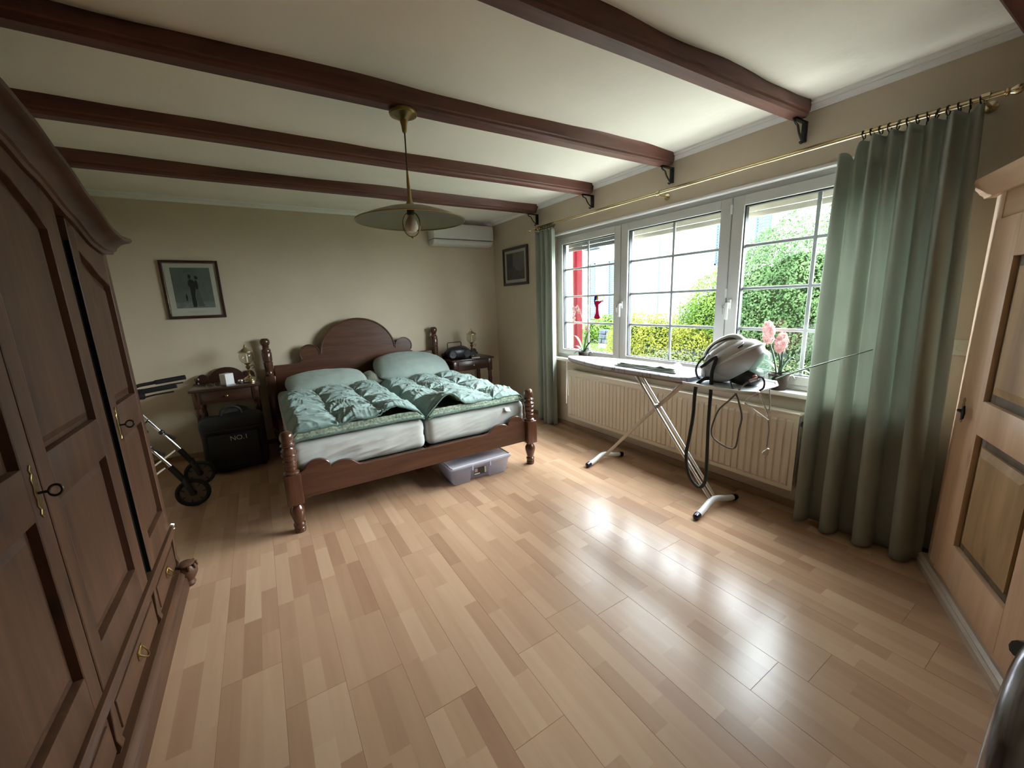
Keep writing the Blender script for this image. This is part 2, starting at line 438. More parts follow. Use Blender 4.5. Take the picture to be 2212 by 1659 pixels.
while x < -0.001:
    x1 = min(x+FW, -0.0005)
    y = YN-random.uniform(0.1, 1.1)
    while y < -0.0005:
        y1 = min(y+FL, -0.0005)
        if y1 > YN+0.03: board(x, x1, max(y, YN+0.0005), y1, random.random())
        y = y+FL
    x += FW; row += 1

# cornices and baseboards
def cornice(axis, a0, a1, name):
    b = B()
    prof = [(0, 2.562), (-0.012, 2.562), (-0.015, 2.568), (-0.022, 2.576), (-0.032, 2.583), (-0.036, 2.584), (-0.036, 2.588), (-0.066, 2.590), (-0.07, H), (0, H)]
    b.prism(prof, axis, a0, a1) if axis == 'y' else b.prism(prof, axis, a0, a1)
    struct(b, name, TRIMW)
cornice('x', XL, -0.0, 'trim_1'); cornice('y', YN, 0.0, 'trim_2')
b = B(); b.box(-0.014, 0, YN, 0, 0, 0.055, 0.003)
struct(b, 'baseboard_right', mat('baseboard_laminate', (0.33, 0.21, 0.125), rough=0.4, var=0.12, vscale=8))
b = B(); b.box(XL, -0.014, -0.014, 0, 0, 0.055, 0.003); struct(b, 'baseboard_back', MATS['baseboard_laminate'])
b = B(); b.box(XL, XL+0.014, YN, -0.014, 0, 0.055, 0.003); struct(b, 'baseboard_left', MATS['baseboard_laminate'])

# ------------------------------------------------------------------ ceiling beams and their iron brackets
HB = 2.512
BEAMS = [(-4.74, 'nearest the camera, only its end in the top right corner'), (-3.848, 'second from the camera, long scratches on its underside'),
         (-2.925, 'carrying the brass pendant lamp'), (-2.035, 'second from the bed wall, behind the pendant lamp'), (-1.13, 'nearest the bed wall and air conditioner')]
for k, (yc, what) in enumerate(BEAMS):
    b = B(); n = 90
    def sec(i):
        xx = XL+0.002+(-0.035-XL)*i/(n-1)
        q = Vector((xx*0.9, yc*3, 0)); w = noise.noise(q*1.3)*0.055+noise.noise(q*3.7)*0.012
        wb = noise.noise(q*1.2+Vector((0, 0, 5)))*0.006
        endr = max(0.0, (xx+0.10)/0.065); er = 0.02*endr*endr
        sk = {1: -0.045, 2: -0.03, 3: 0.0, 4: 0.04}.get(k, -0.05)*max(0.0, (xx+2.0)/2.0)   # laid slightly askew
        yn, yf = yc-0.051+er+sk, yc+0.050-er+sk
        z0 = HB+wb+er*0.6
        return [(xx, yn-0.004-w, H+0.004), (xx, yn-0.001-w*0.3, H-0.030), (xx, yn, z0+0.030), (xx, yn+0.006, z0+0.024), (xx, yn+0.008, z0+0.012), (xx, yn+0.020, z0),
                (xx, yf-0.012, z0), (xx, yf, z0+0.012), (xx, yf+0.004+w*0.3, H+0.004)]
    rings = [[b.bm.verts.new(p) for p in sec(i)] for i in range(n)]
    for a, c in zip(rings, rings[1:]):
        for i in range(8): b.bm.faces.new((a[i], a[i+1], c[i+1], c[i]))
    b.bm.faces.new(rings[0]); b.bm.faces.new(rings[-1])
    bmesh.ops.recalc_face_normals(b.bm, faces=b.bm.faces[:])
    solo(b, 'ceiling_beam', BEAM, 'rough reddish-brown wooden ceiling beam '+what, 'beam', (XL, yc, HB), 'ceiling beams', ang=30)
bry = {1: -3.893, 2: -2.955, 3: -2.035, 4: -1.09}
words = {1: 'nearest the green curtain on the right, above the brass rod', 2: 'under the lamp beam, over the middle of the window', 3: 'under the third beam from the front, left of the rod joint', 4: 'at the far beam end, above the left curtain'}
for k, yb in bry.items():
    t = thing('beam_bracket', 'black wrought-iron scroll bracket '+words[k], 'bracket', (0, yb, 2.4000), group='iron beam brackets')
    b = B(); b.box(-0.030, -0.002, yb-0.012, yb+0.012, 2.3950, 2.5105, 0.002); part(b, 'wall_bar', IRON, t)
    b = B(); b.box(-0.15, -0.030, yb-0.012, yb+0.012, 2.5000, 2.5105, 0.002); part(b, 'top_bar', IRON, t)
    b = B(); pts = [(-0.135, yb, 2.5080), (-0.145, yb, 2.4950), (-0.13, yb, 2.4820), (-0.105, yb, 2.4750), (-0.085, yb, 2.4450), (-0.07, yb, 2.4300), (-0.05, yb, 2.4120), (-0.034, yb, 2.3980), (-0.045, yb, 2.3860), (-0.06, yb, 2.3920)]
    b.tube(bez(pts, 5), 0.006, 6); part(b, 'scroll', IRON, t)

# ------------------------------------------------------------------ window
win = thing('window_1', None, None, (0.06, -2.965, WZ0), kind='structure')
b = B()   # outer frame
b.box(0.055, 0.125, WY0, WY1, 2.175, WZ1, 0.004); b.box(0.055, 0.125, WY0, WY1, WZ0+0.03, WZ0+0.075, 0.004)
b.box(0.055, 0.125, WY0, WY0+0.03, WZ0+0.075, 2.175, 0.004); b.box(0.055, 0.125, WY1-0.03, WY1, WZ0+0.075, 2.175, 0.004)
part(b, 'frame', PVC, win)
GLASS = thin('window_glass', (0.97, 0.985, 0.98), 0.06)
BAR = mat('glazing_bar_grey_white', (0.50, 0.53, 0.54), rough=0.4)
SASH = [(-2.366, -1.400, [-1.868]), (-3.438, -2.374, [-2.923]), (-4.530, -3.446, [-3.975])]
for k, (ya, yb, vb) in enumerate(SASH):
    z0, z1, wd = 0.868, 2.182, 0.082
    b = B(); x0, x1 = 0.040, 0.112
    b.box(x0, x1, ya, ya+wd, z0, z1, 0.004); b.box(x0, x1, yb-wd, yb, z0, z1, 0.004)
    b.box(x0, x1, ya+wd, yb-wd, z1-0.068, z1, 0.003); b.box(x0, x1, ya+wd, yb-wd, z0, z0+0.060, 0.003)
    sa = part(b, 'sash', PVC, win)
    b = B(); g0, g1, gz0, gz1 = ya+wd, yb-wd, z0+0.060, z1-0.068
    for yy0, yy1 in ((g0, g0+0.008), (g1-0.008, g1)): b.box(0.058, 0.095, yy0, yy1, gz0, gz1)
    b.box(0.058, 0.095, g0, g1, gz1-0.010, gz1); b.box(0.058, 0.095, g0, g1, gz0, gz0+0.006)
    part(b, 'seal', PVCD, sa, smooth=False)
    b = B(); b.box(0.078, 0.082, g0, g1, gz0, gz1); part(b, 'pane', GLASS, sa, smooth=False)
    for v in vb:
        b = B(); b.box(0.083, 0.097, v-0.012, v+0.012, gz0, gz1, 0.003, 1); part(b, 'glazing_bar', BAR, sa)
    for z in (1.235, 1.53, 1.835):
        b = B(); b.box(0.084, 0.096, g0, g1, z-0.011, z+0.011, 0.003, 1); part(b, 'glazing_bar', BAR, sa)
for yh, zh in ((-2.40, 1.43), (-3.475, 1.42)):
    b = B(); b.box(0.022, 0.040, yh-0.014, yh+0.014, zh-0.035, zh+0.035, 0.004)
    h = part(b, 'handle', WHITE, win)
    b = B(); b.box(0.000, 0.022, yh-0.011, yh+0.011, zh-0.010, zh+0.012, 0.004); b.box(-0.008, 0.006, yh-0.010, yh+0.010, zh-0.115, zh+0.012, 0.004)
    part(b, 'lever', WHITE, h)
    b = B(); b.tube(bez([(0.0, yh+0.028, zh), (0.0, yh+0.034, zh-0.03), (0.0, yh+0.03, zh-0.075)], 4), 0.003, 6); b.box(-0.001, 0.002, yh+0.022, yh+0.040, zh-0.030, zh-0.004, 0.001)
    part(b, 'key', CHROME, h)
for z in (2.10, 1.50, 0.95):
    b = B(); b.lathe([(0, -0.035), (0.008, -0.033), (0.008, 0.033), (0, 0.035)], (0.034, -3.442, z), 10); part(b, 'hinge', WHITE, win)
b = B(); b.box(-0.062, 0.055, WY0-0.03, WY1+0.03, WZ0, 0.830, 0.004); part(b, 'sill', SILLM, win)
# roller shutters let down a hand's width outside the panes
SHB = mat('beige_shutter_slat', (0.50, 0.47, 0.38), rough=0.5); SHB_SHADE = mat('shaded_shutter_slat', (0.13, 0.135, 0.125), rough=0.6)  # second colour: same slats with the left pane's shade painted in
for k, (ya, yb, vb) in enumerate(SASH):
    b = B(); b.box(0.145, 0.29, ya-0.003, yb+0.003, 2.16, 2.238, 0.003)
    sh = part(b, 'shutter_box', SHB_SHADE if k == 0 else SHB, win)
    for z in (2.045, 2.088, 2.131):
        b = B(); b.box(0.198, 0.214, ya+0.01, yb-0.01, z, z+0.0405, 0.004); part(b, 'shutter_slat', SHB_SHADE if k == 0 else SHB, sh)
# outside reveal and ledge
b = B(); b.box(0.125, 0.36, WY0, WY1, WZ0-0.01, 0.835, 0.004); part(b, 'outer_ledge', mat('grey_outer_ledge', (0.4, 0.4, 0.38), rough=0.5), win)

# ------------------------------------------------------------------ outside
b = B(); b.box(0.32, 40, -25, 30, -0.35, -0.10)
struct(b, 'ground', mat('lawn_soil', (0.034, 0.058, 0.014), rough=0.95, var=0.4, vscale=3))
# unseen slabs, added and kept pale to bounce daylight onto the ceiling
ter = thing('bounce_terrace', 'added unseen pale slabs outside bouncing daylight onto the ceiling', 'bounce_terrace', (0.85, -2.5, -0.1))
SL = mat('pale_bounce_slab', (0.78, 0.76, 0.71), rough=0.9, var=0.08, vscale=3)
for i in range(3):
    for j in range(10):
        b = B(); b.box(0.37+i*0.48, 0.845+i*0.48, -5.4+j*0.6, -4.805+j*0.6, -0.10, -0.062, 0.004, 1); part(b, 'slab', SL, ter)
def leaf_cloud(pts, size, asp=0.5, rnd=random, droop=0.3):
    """one mesh of bent leaves; pts = (position, outward normal)"""
    b = B(); bm = b.bm
    for p, nrm in pts:
        d = (nrm+Vector((rnd.gauss(0, .55), rnd.gauss(0, .55), rnd.gauss(0.15, .45)))).normalized()
        sd = d.orthogonal().normalized(); sd.rotate(Matrix.Rotation(rnd.uniform(0, 2*PI), 3, d))
        up = d.cross(sd); s = size*rnd.uniform(0.65, 1.3)
        # leaf blade lies across the direction sd, its face turned to d
        a = p-sd*s*0.5; c = p+sd*s*0.5-d*s*droop*0.4; m = p+d*s*0.12
        v = [bm.verts.new(q) for q in (a, m+up*s*asp*0.5, c, m-up*s*asp*0.5)]
        bm.faces.new((v[0], v[1], v[3])); bm.faces.new((v[1], v[2], v[3]))
    return b
def blob_points(n, c, rad, rnd, zmin=-0.1, shell=0.35, pw=1.0, bumps=0.12):
    out = []
    while len(out) < n:
        d = Vector((rnd.gauss(0, 1), rnd.gauss(0, 1), rnd.gauss(0, 1))).normalized()
        k = 1-shell*rnd.random()**2
        k *= 1+bumps*noise.noise(d*3.1+Vector(c))
        p = Vector((c[0]+rad[0]*d.x*k, c[1]+rad[1]*d.y*k, c[2]+rad[2]*d.z*k))
        if p.z > zmin and d.x < 0.55: out.append((p, Vector((d.x/rad[0], d.y/rad[1], d.z/rad[2])).normalized()))
    return out
def bush(name, label, cat, blobs, n, size, lm, core, base, stems=3, sprigs=None, group=None):
    rnd = random.Random(label)
    t = thing(name, label, cat, base, group=group)
    pts = []
    tot = sum(r[0]*r[1]+r[1]*r[2] for c, r in blobs)
    for c, r in blobs: pts += blob_points(int(n*(r[0]*r[1]+r[1]*r[2])/tot), c, r, rnd)
    if sprigs:
        for (p0, p1) in sprigs:
            for q in range(14):
                f = q/13; pts.append((Vector(p0).lerp(Vector(p1), f)+Vector((rnd.gauss(0, .03), rnd.gauss(0, .03), 0)), Vector((-0.6, rnd.gauss(0, 1), .5)).normalized()))
    part(leaf_cloud(pts, size, rnd=rnd), 'foliage', lm, t, smooth=False)
    b = B()
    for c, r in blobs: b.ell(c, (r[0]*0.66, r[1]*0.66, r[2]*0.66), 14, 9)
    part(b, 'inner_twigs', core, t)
    for q in range(stems):
        b = B(); a = rnd.uniform(0, 2*PI); c = blobs[q % len(blobs)][0]
        b.tube([(c[0]+0.1*math.cos(a), c[1]+0.1*math.sin(a), base[2]), (c[0]+0.02, c[1], c[2]*0.5+0.1), (c[0], c[1], c[2])], [0.03, 0.022, 0.012], 6)
        part(b, 'stem', mat('bark_brown', (0.05, 0.035, 0.022), rough=0.9), t)
    return t
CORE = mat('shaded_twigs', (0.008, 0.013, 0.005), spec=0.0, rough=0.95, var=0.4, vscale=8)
LG = leafmat('hedge_green_leaf', (0.0161, 0.0401, 0.0132), (0.0729, 0.1189, 0.0467), vscale=2.4)
LGB = leafmat('bright_hedge_leaf', (0.0324, 0.0648, 0.0078), (0.0842, 0.1361, 0.0227), vscale=2.0)
LY = leafmat('yellow_green_leaf', (0.0524, 0.0669, 0.0069), (0.1282, 0.1282, 0.0175), vscale=4.0)
LS = leafmat('greyish_shrub_leaf', (0.0328, 0.0491, 0.0196), (0.0852, 0.0983, 0.0491), vscale=4.0)
bush('hedge', 'tall dense green hedge filling the right window pane', 'hedge', [((3.35, -2.55, 1.0), (0.75, 0.95, 1.55)), ((3.3, -3.5, 0.9), (0.75, 0.95, 1.35)), ((3.45, -2.05, 0.9), (0.6, 0.6, 1.5)), ((3.3, -4.6, 0.9), (0.7, 1.0, 1.3))], 60000, 0.042, LG, CORE, (3.35, -2.9, -0.1),
     sprigs=[((3.3, -2.0, 2.3), (3.3, -1.95, 2.66)), ((3.3, -2.25, 2.4), (3.3, -2.22, 2.68)), ((3.2, -3.2, 2.1), (3.2, -3.25, 2.5)), ((3.2, -3.0, 2.2), (3.2, -2.95, 2.48))])
bush('rounded_shrub', 'bright green rounded shrub seen in the middle window pane', 'shrub', [((3.5, -1.35, 0.75), (0.65, 0.68, 1.22)), ((3.5, -1.0, 0.6), (0.5, 0.5, 0.9))], 20000, 0.042, LGB, CORE, (3.5, -1.3, -0.1))
bush('yellow_shrub', 'yellow-green leafy shrub in the lower middle window pane', 'shrub', [((2.75, -0.25, 0.55), (0.45, 0.62, 0.72)), ((2.65, -0.85, 0.55), (0.42, 0.45, 0.72)), ((2.7, -1.35, 0.45), (0.4, 0.45, 0.6))], 15000, 0.040, LY, CORE, (2.75, -0.6, -0.1),
     sprigs=[((2.6, -0.1, 1.1), (2.6, -0.05, 1.4)), ((2.6, -0.45, 1.15), (2.6, -0.42, 1.42)), ((2.5, -0.85, 1.15), (2.5, -0.83, 1.42)), ((2.6, -0.65, 1.1), (2.6, -0.7, 1.38))])
bush('low_shrub', 'low grey-green bush right under the window behind the ironing board', 'shrub', [((1.75, -1.75, 0.30), (0.4, 0.7, 0.45)), ((1.8, -2.7, 0.32), (0.4, 0.7, 0.48)), ((1.75, -3.3, 0.3), (0.4, 0.6, 0.46))], 9000, 0.036, LS, CORE, (1.75, -2.4, -0.1))
bush('garden_bush', 'small light green bush by the stone wall in the left window pane', 'shrub', [((5.2, 2.05, 0.4), (0.5, 0.62, 0.6)), ((5.4, 1.2, 0.4), (0.5, 0.5, 0.55))], 4000, 0.07, LGB, CORE, (5.2, 1.8, -0.1))
bush('flowering_bush', 'leafy bush left of the stone wall, beyond the red post', 'shrub', [((7.5, 5.1, 0.35), (0.5, 0.5, 0.6)), ((7.5, 5.8, 0.3), (0.5, 0.5, 0.5))], 3000, 0.08, LGB, CORE, (7.5, 5.4, -0.1))
# grass
b = B(); rnd = random.Random(3)
for i in range(9000):
    xx = rnd.uniform(3.6, 8.8); yy = rnd.uniform(-0.5, 7.0)
    if 6.35 < xx < 6.85 and 2.3 < yy < 4.6: continue
    a = rnd.uniform(0, 2*PI); h = rnd.uniform(0.04, 0.11)
    dx, dy = math.cos(a)*0.012, math.sin(a)*0.012
    v = [b.bm.verts.new(q) for q in ((xx-dx, yy-dy, -0.1), (xx+dx, yy+dy, -0.1), (xx+rnd.gauss(0, .02), yy+rnd.gauss(0, .02), -0.1+h))]
    b.bm.faces.new(v)
solo(b, 'lawn_grass', leafmat('grass_blade', (0.0324, 0.0621, 0.0081), (0.0702, 0.1026, 0.0162)), 'short green grass of the garden beyond the shrubs', 'grass', kind='stuff', smooth=False)
# low garden wall of stones
t = thing('garden_wall', 'low grey stone wall in the garden behind the small bush', 'wall', (6.6, 3.4, -0.1))
b = B(); b.box(6.45, 6.75, 2.4, 4.5, -0.1, 0.04); part(b, 'footing', mat('wall_mortar', (0.10, 0.105, 0.11), rough=0.9), t)
st = mat('grey_wall_stone', (0.03, 0.034, 0.040), rough=0.85, var=0.35, vscale=5, spec=0.02); rnd = random.Random(5)
for r_ in range(3):
    y = 2.42
    while y < 4.4:
        wdt = rnd.uniform(0.28, 0.45); y1 = min(4.48, y+wdt)
        b = B(); b.box(6.44+rnd.uniform(-.02, .02), 6.74, y+0.008, y1-0.008, 0.045+r_*0.15, 0.185+r_*0.15, 0.018, 1); part(b, 'stone', st, t)
        y = y1
# white neighbouring house
FAC = mat('white_render', (0.40, 0.43, 0.46), rough=0.9, var=0.02, vscale=2, spec=0.05)
SHUT = mat('blue_grey_louvre', (0.034, 0.043, 0.054), rough=0.8, spec=0.02)
t = thing('neighbour_house', 'white rendered house with grey louvred shutters across the garden', 'house', (9.0, 5.0, -0.1))
b = B(); b.box(9.0, 15.0, 0.55, 12.0, -0.1, 6.4); part(b, 'facade', FAC, t, smooth=False)
b = B(); b.prism([(8.6, 6.4), (15.4, 6.4), (12.0, 8.6)], 'y', 0.25, 12.3); part(b, 'roof', mat('grey_roof_tile', (0.12, 0.11, 0.11), rough=0.8, var=0.2), t, smooth=False)
b = B(); b.box(8.94, 9.0, 0.55, 12.0, -0.1, 0.42); part(b, 'plinth_band', mat('grey_plinth', (0.20, 0.21, 0.22), rough=0.9), t, smooth=False)
def shutter(y0, y1, z0, z1):
    b = B(); b.box(8.95, 8.985, y0, y0+0.05, z0, z1); b.box(8.95, 8.985, y1-0.05, y1, z0, z1); b.box(8.95, 8.985, y0, y1, z0, z0+0.05); b.box(8.95, 8.985, y0, y1, z1-0.05, z1)
    s_ = part(b, 'shutter', SHUT, t, smooth=False)
    z = z0+0.06
    while z < z1-0.07:
        b = B(); b.box(8.955, 8.982, y0+0.05, y1-0.05, z, z+0.055); part(b, 'louvre', SHUT, s_, smooth=False); z += 0.075
for (ya, yb, yc, yd, z0, z1) in ((6.12, 6.52, 7.26, 7.62, 0.62, 2.92), (0.62, 1.02, 1.75, 2.15, 2.35, 3.75)):
    shutter(ya, yb, z0, z1); shutter(yc, yd, z0, z1)
    b = B(); b.box(8.97, 8.999, yb, yc, z0, z1); wn = part(b, 'window', mat('house_window_frame', (0.62, 0.63, 0.64), rough=0.5), t, smooth=False)
    for q0, q1 in ((yb+0.05, (yb+yc)/2-0.03), ((yb+yc)/2+0.03, yc-0.05)):
        b = B(); b.box(8.962, 8.972, q0, q1, z0+0.06, z1-0.06); part(b, 'pane', mat('house_pane', (0.02, 0.026, 0.033), rough=0.08, spec=0.2), wn, smooth=False)
for (y0, y1, z) in ((7.05, 7.75, 3.44), (6.05, 6.62, 3.52)):
    b = B(); b.box(8.72, 9.0, y0, y1, z, z+0.07, 0.01); part(b, 'window_ledge', mat('ledge_grey', (0.03, 0.034, 0.04), rough=0.8, spec=0.02), t)
b = B(); b.tube([(8.93, 4.15, 0.3), (8.93, 4.15, 3.0), (8.93, 4.17, 6.2)], 0.045, 10); pp = part(b, 'downpipe', mat('zinc_pipe', (0.055, 0.065, 0.075), rough=0.8, spec=0.02), t)
b = B(); b.lathe([(0.055, -0.03), (0.055, 0.03)], (8.93, 4.15, 2.28), 10); b.box(8.93, 9.0, 4.13, 4.17, 2.26, 2.30); part(b, 'pipe_clamp', MATS['zinc_pipe'], pp)
# distant roof on the far right
t = thing('distant_house', 'small far house with a grey roof behind the hedge top', 'house', (22, 1.5, -0.1))
b = B(); b.box(22, 27, 2.3, 5.1, -0.1, 4.9); part(b, 'walls', FAC, t, smooth=False)
b = B(); b.prism([(1.9, 4.9), (5.5, 4.9), (3.7, 6.1)], 'x', 21.8, 27.2); part(b, 'roof', MATS['grey_roof_tile'], t, smooth=False)
# red painted post just outside the left pane
t = thing('red_post', 'red painted wooden post outside the left window pane', 'post', (0.95, -0.72, -0.1))
b = B(); b.box(0.90, 1.00, -0.765, -0.66, -0.1, 2.7, 0.006); part(b, 'post_board', mat('red_paint', (0.050, 0.004, 0.006), rough=0.8, var=0.15, spec=0.02), t)
b = B(); b.box(0.885, 0.90, -0.735, -0.715, -0.1, 2.7, 0.003); part(b, 'batten', MATS['red_paint'], t)
b = B(); b.box(0.92, 0.98, -0.655, -0.555, -0.1, 2.7, 0.004); part(b, 'white_edge_board', FAC, t)

# ------------------------------------------------------------------ curtain rod
t = thing('curtain_rod', 'long brass double curtain rod above the window', 'curtain rod', (-0.12, -2.9, 2.325))
b = B(); b.tube([(-0.12, -1.10, 2.325), (-0.12, -4.72, 2.313)], 0.0105, 10); part(b, 'front_rod', BRASS, t)
b = B(); b.tube([(-0.085, -1.12, 2.345), (-0.085, -4.70, 2.333)], 0.006, 8); part(b, 'back_rod', BRASSD, t)
for yy, dr in ((-1.10, 1), (-4.72, -1)):
    b = B(); M = Matrix.Translation((-0.12, yy, 2.325 if dr > 0 else 2.313)) @ Matrix.Rotation(-R(90)*dr, 4, 'X')
    b.lathe([(0.011, -0.005), (0.017, 0.0), (0.017, 0.006), (0.011, 0.010), (0.016, 0.018), (0.021, 0.030), (0.018, 0.044), (0.008, 0.052), (0, 0.056)], mtx=M, segs=12); part(b, 'finial', BRASS, t)
for yy in (-1.20, -2.91, -4.66):
    b = B(); b.tube([(-0.12, yy, 2.318), (-0.12, yy, 2.300), (-0.06, yy, 2.300), (-0.002, yy, 2.300)], 0.006, 8); br = part(b, 'rod_bracket', BRASS, t)
    b = B(); b.lathe([(0.025, 0), (0.025, 0.006), (0.012, 0.010), (0, 0.010)], mtx=Matrix.Translation((-0.001, yy, 2.300)) @ Matrix.Rotation(R(-90), 4, 'Y'), segs=14); part(b, 'wall_plate', BRASS, br)
    b = B(); b.lathe([(0.0105, -0.016), (0.017, -0.014), (0.017, 0.014), (0.0105, 0.016)], mtx=Matrix.Translation((-0.12, yy, 2.319)) @ Matrix.Rotation(R(90), 4, 'X'), segs=14); part(b, 'rod_clamp', BRASS, br)

def curtain(label, ya, yb, nlow, nhigh, xc, amp, seedv, flare=0.0, droop=False, zr=2.325):
    t = thing('curtain', label, 'curtain', (xc, (ya+yb)/2, 0.012), group='sage green curtains')
    def fn(u, v):
        z = 0.014+(2.285-0.014)*v; low = 1-v
        un = u+0.05*noise.noise(Vector((u*2.2, v*0.5, seedv)))
        pl = un*nlow*2*PI; ph = un*nhigh*2*PI+1.0*noise.noise(Vector((u*3, v*0.8, seedv+2)))
        k = min(1, low*1.15)**0.8                         # long soft folds below, close pleats at the tape
        xx = xc-amp*(0.25+0.75*k)*math.cos(pl)*(0.85+0.4*noise.noise(Vector((u*5, 7.7, seedv))))-0.028*(1-k*0.55)*math.cos(ph)+0.006*noise.noise(Vector((u*9, v*2, seedv+3)))
        y = ya+(yb-ya)*(u+k*0.10/nlow*math.sin(2*pl))+flare*u*low
        dz = 0.055*math.exp(-((u-0.02)/0.07)**2)+0.075*math.exp(-((u-0.115)/0.035)**2) if droop else 0
        z -= (dz+0.012*(0.5-0.5*math.cos(ph)))*max(0, (v-0.9)/0.1)
        return Vector((xx, y, z))
    b = B(); b.grid(nhigh*24, 50, fn)
    o = part(b, 'fabric', CURT, t, ang=80)
    md = o.modifiers.new('thickness', 'SOLIDIFY'); md.thickness = 0.0025
    nr = nhigh*2+1
    for i in range(nr):
        u = (i+0.5)/nr
        if droop and 0.03 < u < 0.12: continue
        yy = ya+(yb-ya)*u
        b = B(); M = Matrix.Translation((-0.12, yy, zr-0.008)) @ Matrix.Rotation(R(90+random.uniform(-14, 14)), 4, 'X') @ Matrix.Rotation(R(random.uniform(-8, 8)), 4, 'Y')
        ring = [M @ Vector((0.021*math.cos(q*PI/8), 0.021*math.sin(q*PI/8), 0)) for q in range(16)]
        b.tube(ring, 0.0028, 6, closed=True); b.tube([(-0.12, yy, zr-0.027), (-0.122, yy, zr-0.045)], 0.0022, 5)
        part(b, 'curtain_ring', IRON, t)
    return t
curtain('long sage green curtain gathered right of the window, beside the corner cabinet', -4.142, -4.668, 3.5, 7, -0.140, 0.062, 2.0, flare=-0.064, droop=True, zr=2.316)
curtain('narrow sage green curtain left of the window, beside the small picture', -1.235, -1.545, 3, 6, -0.120, 0.045, 9.0)

# ------------------------------------------------------------------ radiator
t = thing('radiator', 'long cream fluted panel radiator under the window sill', 'radiator', (-0.08, -2.91, 0.16))
RAD = mat('cream_radiator_enamel', (0.74, 0.67, 0.55), rough=0.4)
Y0, Y1, Z0, Z1 = -4.075, -1.745, 0.165, 0.695
nf = 47; per = (Y1-Y0-0.05)/nf
b = B(); ys = [Y0]; ds = [0.0]
for i in range(nf):
    s_ = Y0+0.025+i*per
    for f_, d_ in ((0.05, 0), (0.17, 1), (0.83, 1), (0.95, 0)): ys.append(s_+per*f_); ds.append(d_*0.0085)
ys.append(Y1); ds.append(0.0)
zs = [(Z0, 0), (Z0+0.028, 0), (Z0+0.045, 1), (Z1-0.050, 1), (Z1-0.034, 0), (Z1, 0)]
V = [[b.bm.verts.new((-0.112-ds[i]*k_, ys[i], z_)) for z_, k_ in zs] for i in range(len(ys))]
for i in range(len(ys)-1):
    for j in range(len(zs)-1): b.bm.faces.new((V[i][j], V[i][j+1], V[i+1][j+1], V[i+1][j]))
bmesh.ops.recalc_face_normals(b.bm, faces=b.bm.faces[:])
part(b, 'front_panel', RAD, t, ang=20)
b = B(); b.box(-0.1105, -0.104, Y0, Y1, Z0+0.001, Z1-0.001); b.box(-0.050, -0.044, Y0+0.01, Y1-0.01, Z0, Z1); part(b, 'back_panel', RAD, t, smooth=False)
b = B(); b.box(-0.116, -0.040, Y0-0.004, Y1+0.004, Z1, Z1+0.016, 0.005); tg = part(b, 'top_grille', RAD, t)
b = B(); b.box(-0.112, -0.042, Y1, Y1+0.004, Z0, Z1, 0.001); part(b, 'side_cover', RAD, t)
b = B(); n_ = 60
for i in range(n_):
    yy = Y0+0.02+(Y1-Y0-0.04)*i/(n_-1); b.box(-0.104, -0.050, yy-0.001, yy+0.001, Z0+0.02, Z1-0.005)
part(b, 'convector_fins', mat('dusty_grey_steel', (0.12, 0.12, 0.115), rough=0.7), t, smooth=False)
b = B(); b.lathe([(0, 0), (0.018, 0), (0.020, 0.01), (0.020, 0.04), (0.014, 0.05), (0, 0.05)], mtx=Matrix.Translation((-0.075, Y0-0.005, Z1-0.06)) @ Matrix.Rotation(R(90), 4, 'X'), segs=14); part(b, 'valve', mat('dark_valve', (0.05, 0.05, 0.048), rough=0.5), t)
b = B(); b.tube(bez([(-0.075, Y0-0.03, Z1-0.06), (-0.06, Y0-0.035, Z1-0.2), (-0.05, Y0-0.035, 0.2), (-0.05, Y0-0.035, 0.0)], 5), 0.008, 8); part(b, 'pipe', RAD, t)

# ------------------------------------------------------------------ big wardrobe on the left
XF = -3.575; YC = -3.66
WR = thing('wardrobe', 'big brown pine wardrobe with arched cornice filling the left side', 'wardrobe', (-3.88, YC, 0))
TOP = [(0.0, 2.125), (0.13, 2.118), (0.27, 2.092), (0.46, 2.036), (0.71, 1.950), (0.92, 1.878), (1.04, 1.864), (1.21, 1.870)]
def ztop(y): return lerp(TOP, abs(y-YC))
def zbot(y): return ztop(y)-0.078
YR, YLft = -2.53, -4.79
# carcass of boards
b = B(); b.box(-4.19, -3.62, YR-0.022, YR, 0.13, 1.80, 0.002); part(b, 'side_panel', PINEZ, WR)
b = B(); b.box(-4.19, -3.62, YLft, YLft+0.022, 0.13, 1.80, 0.002); part(b, 'side_panel', PINEZ, WR)
b = B(); b.box(-4.20, -4.19, YLft, YR, 0.13, 1.80); part(b, 'back_panel', mat('inner_shade_wood', (0.012, 0.008, 0.006), rough=0.9), WR)  # inner boards coloured almost black to stand in for interior shade
b = B(); b.box(-4.19, -3.62, YLft+0.022, YR-0.022, 0.34, 0.36); part(b, 'bottom_board', PINEY, WR)
b = B(); b.box(-4.19, -3.64, YLft+0.022, YR-0.022, 1.775, 1.795); part(b, 'top_board', PINEY, WR)
for yy in (-3.10, -4.22):
    b = B(); b.box(-4.19, -3.66, yy-0.01, yy+0.01, 0.36, 1.775); part(b, 'partition', MATS['inner_shade_wood'], WR)
# gable board behind the cornice
n = 60
pts = [(YLft+(YR-YLft)*i/n, zbot(YLft+(YR-YLft)*i/n)+0.05) for i in range(n+1)]
b = B(); b.prism([(YR, 1.79), (YLft, 1.79)]+pts, 'x', -3.66, -3.612); part(b, 'gable_board', PINEY, WR)
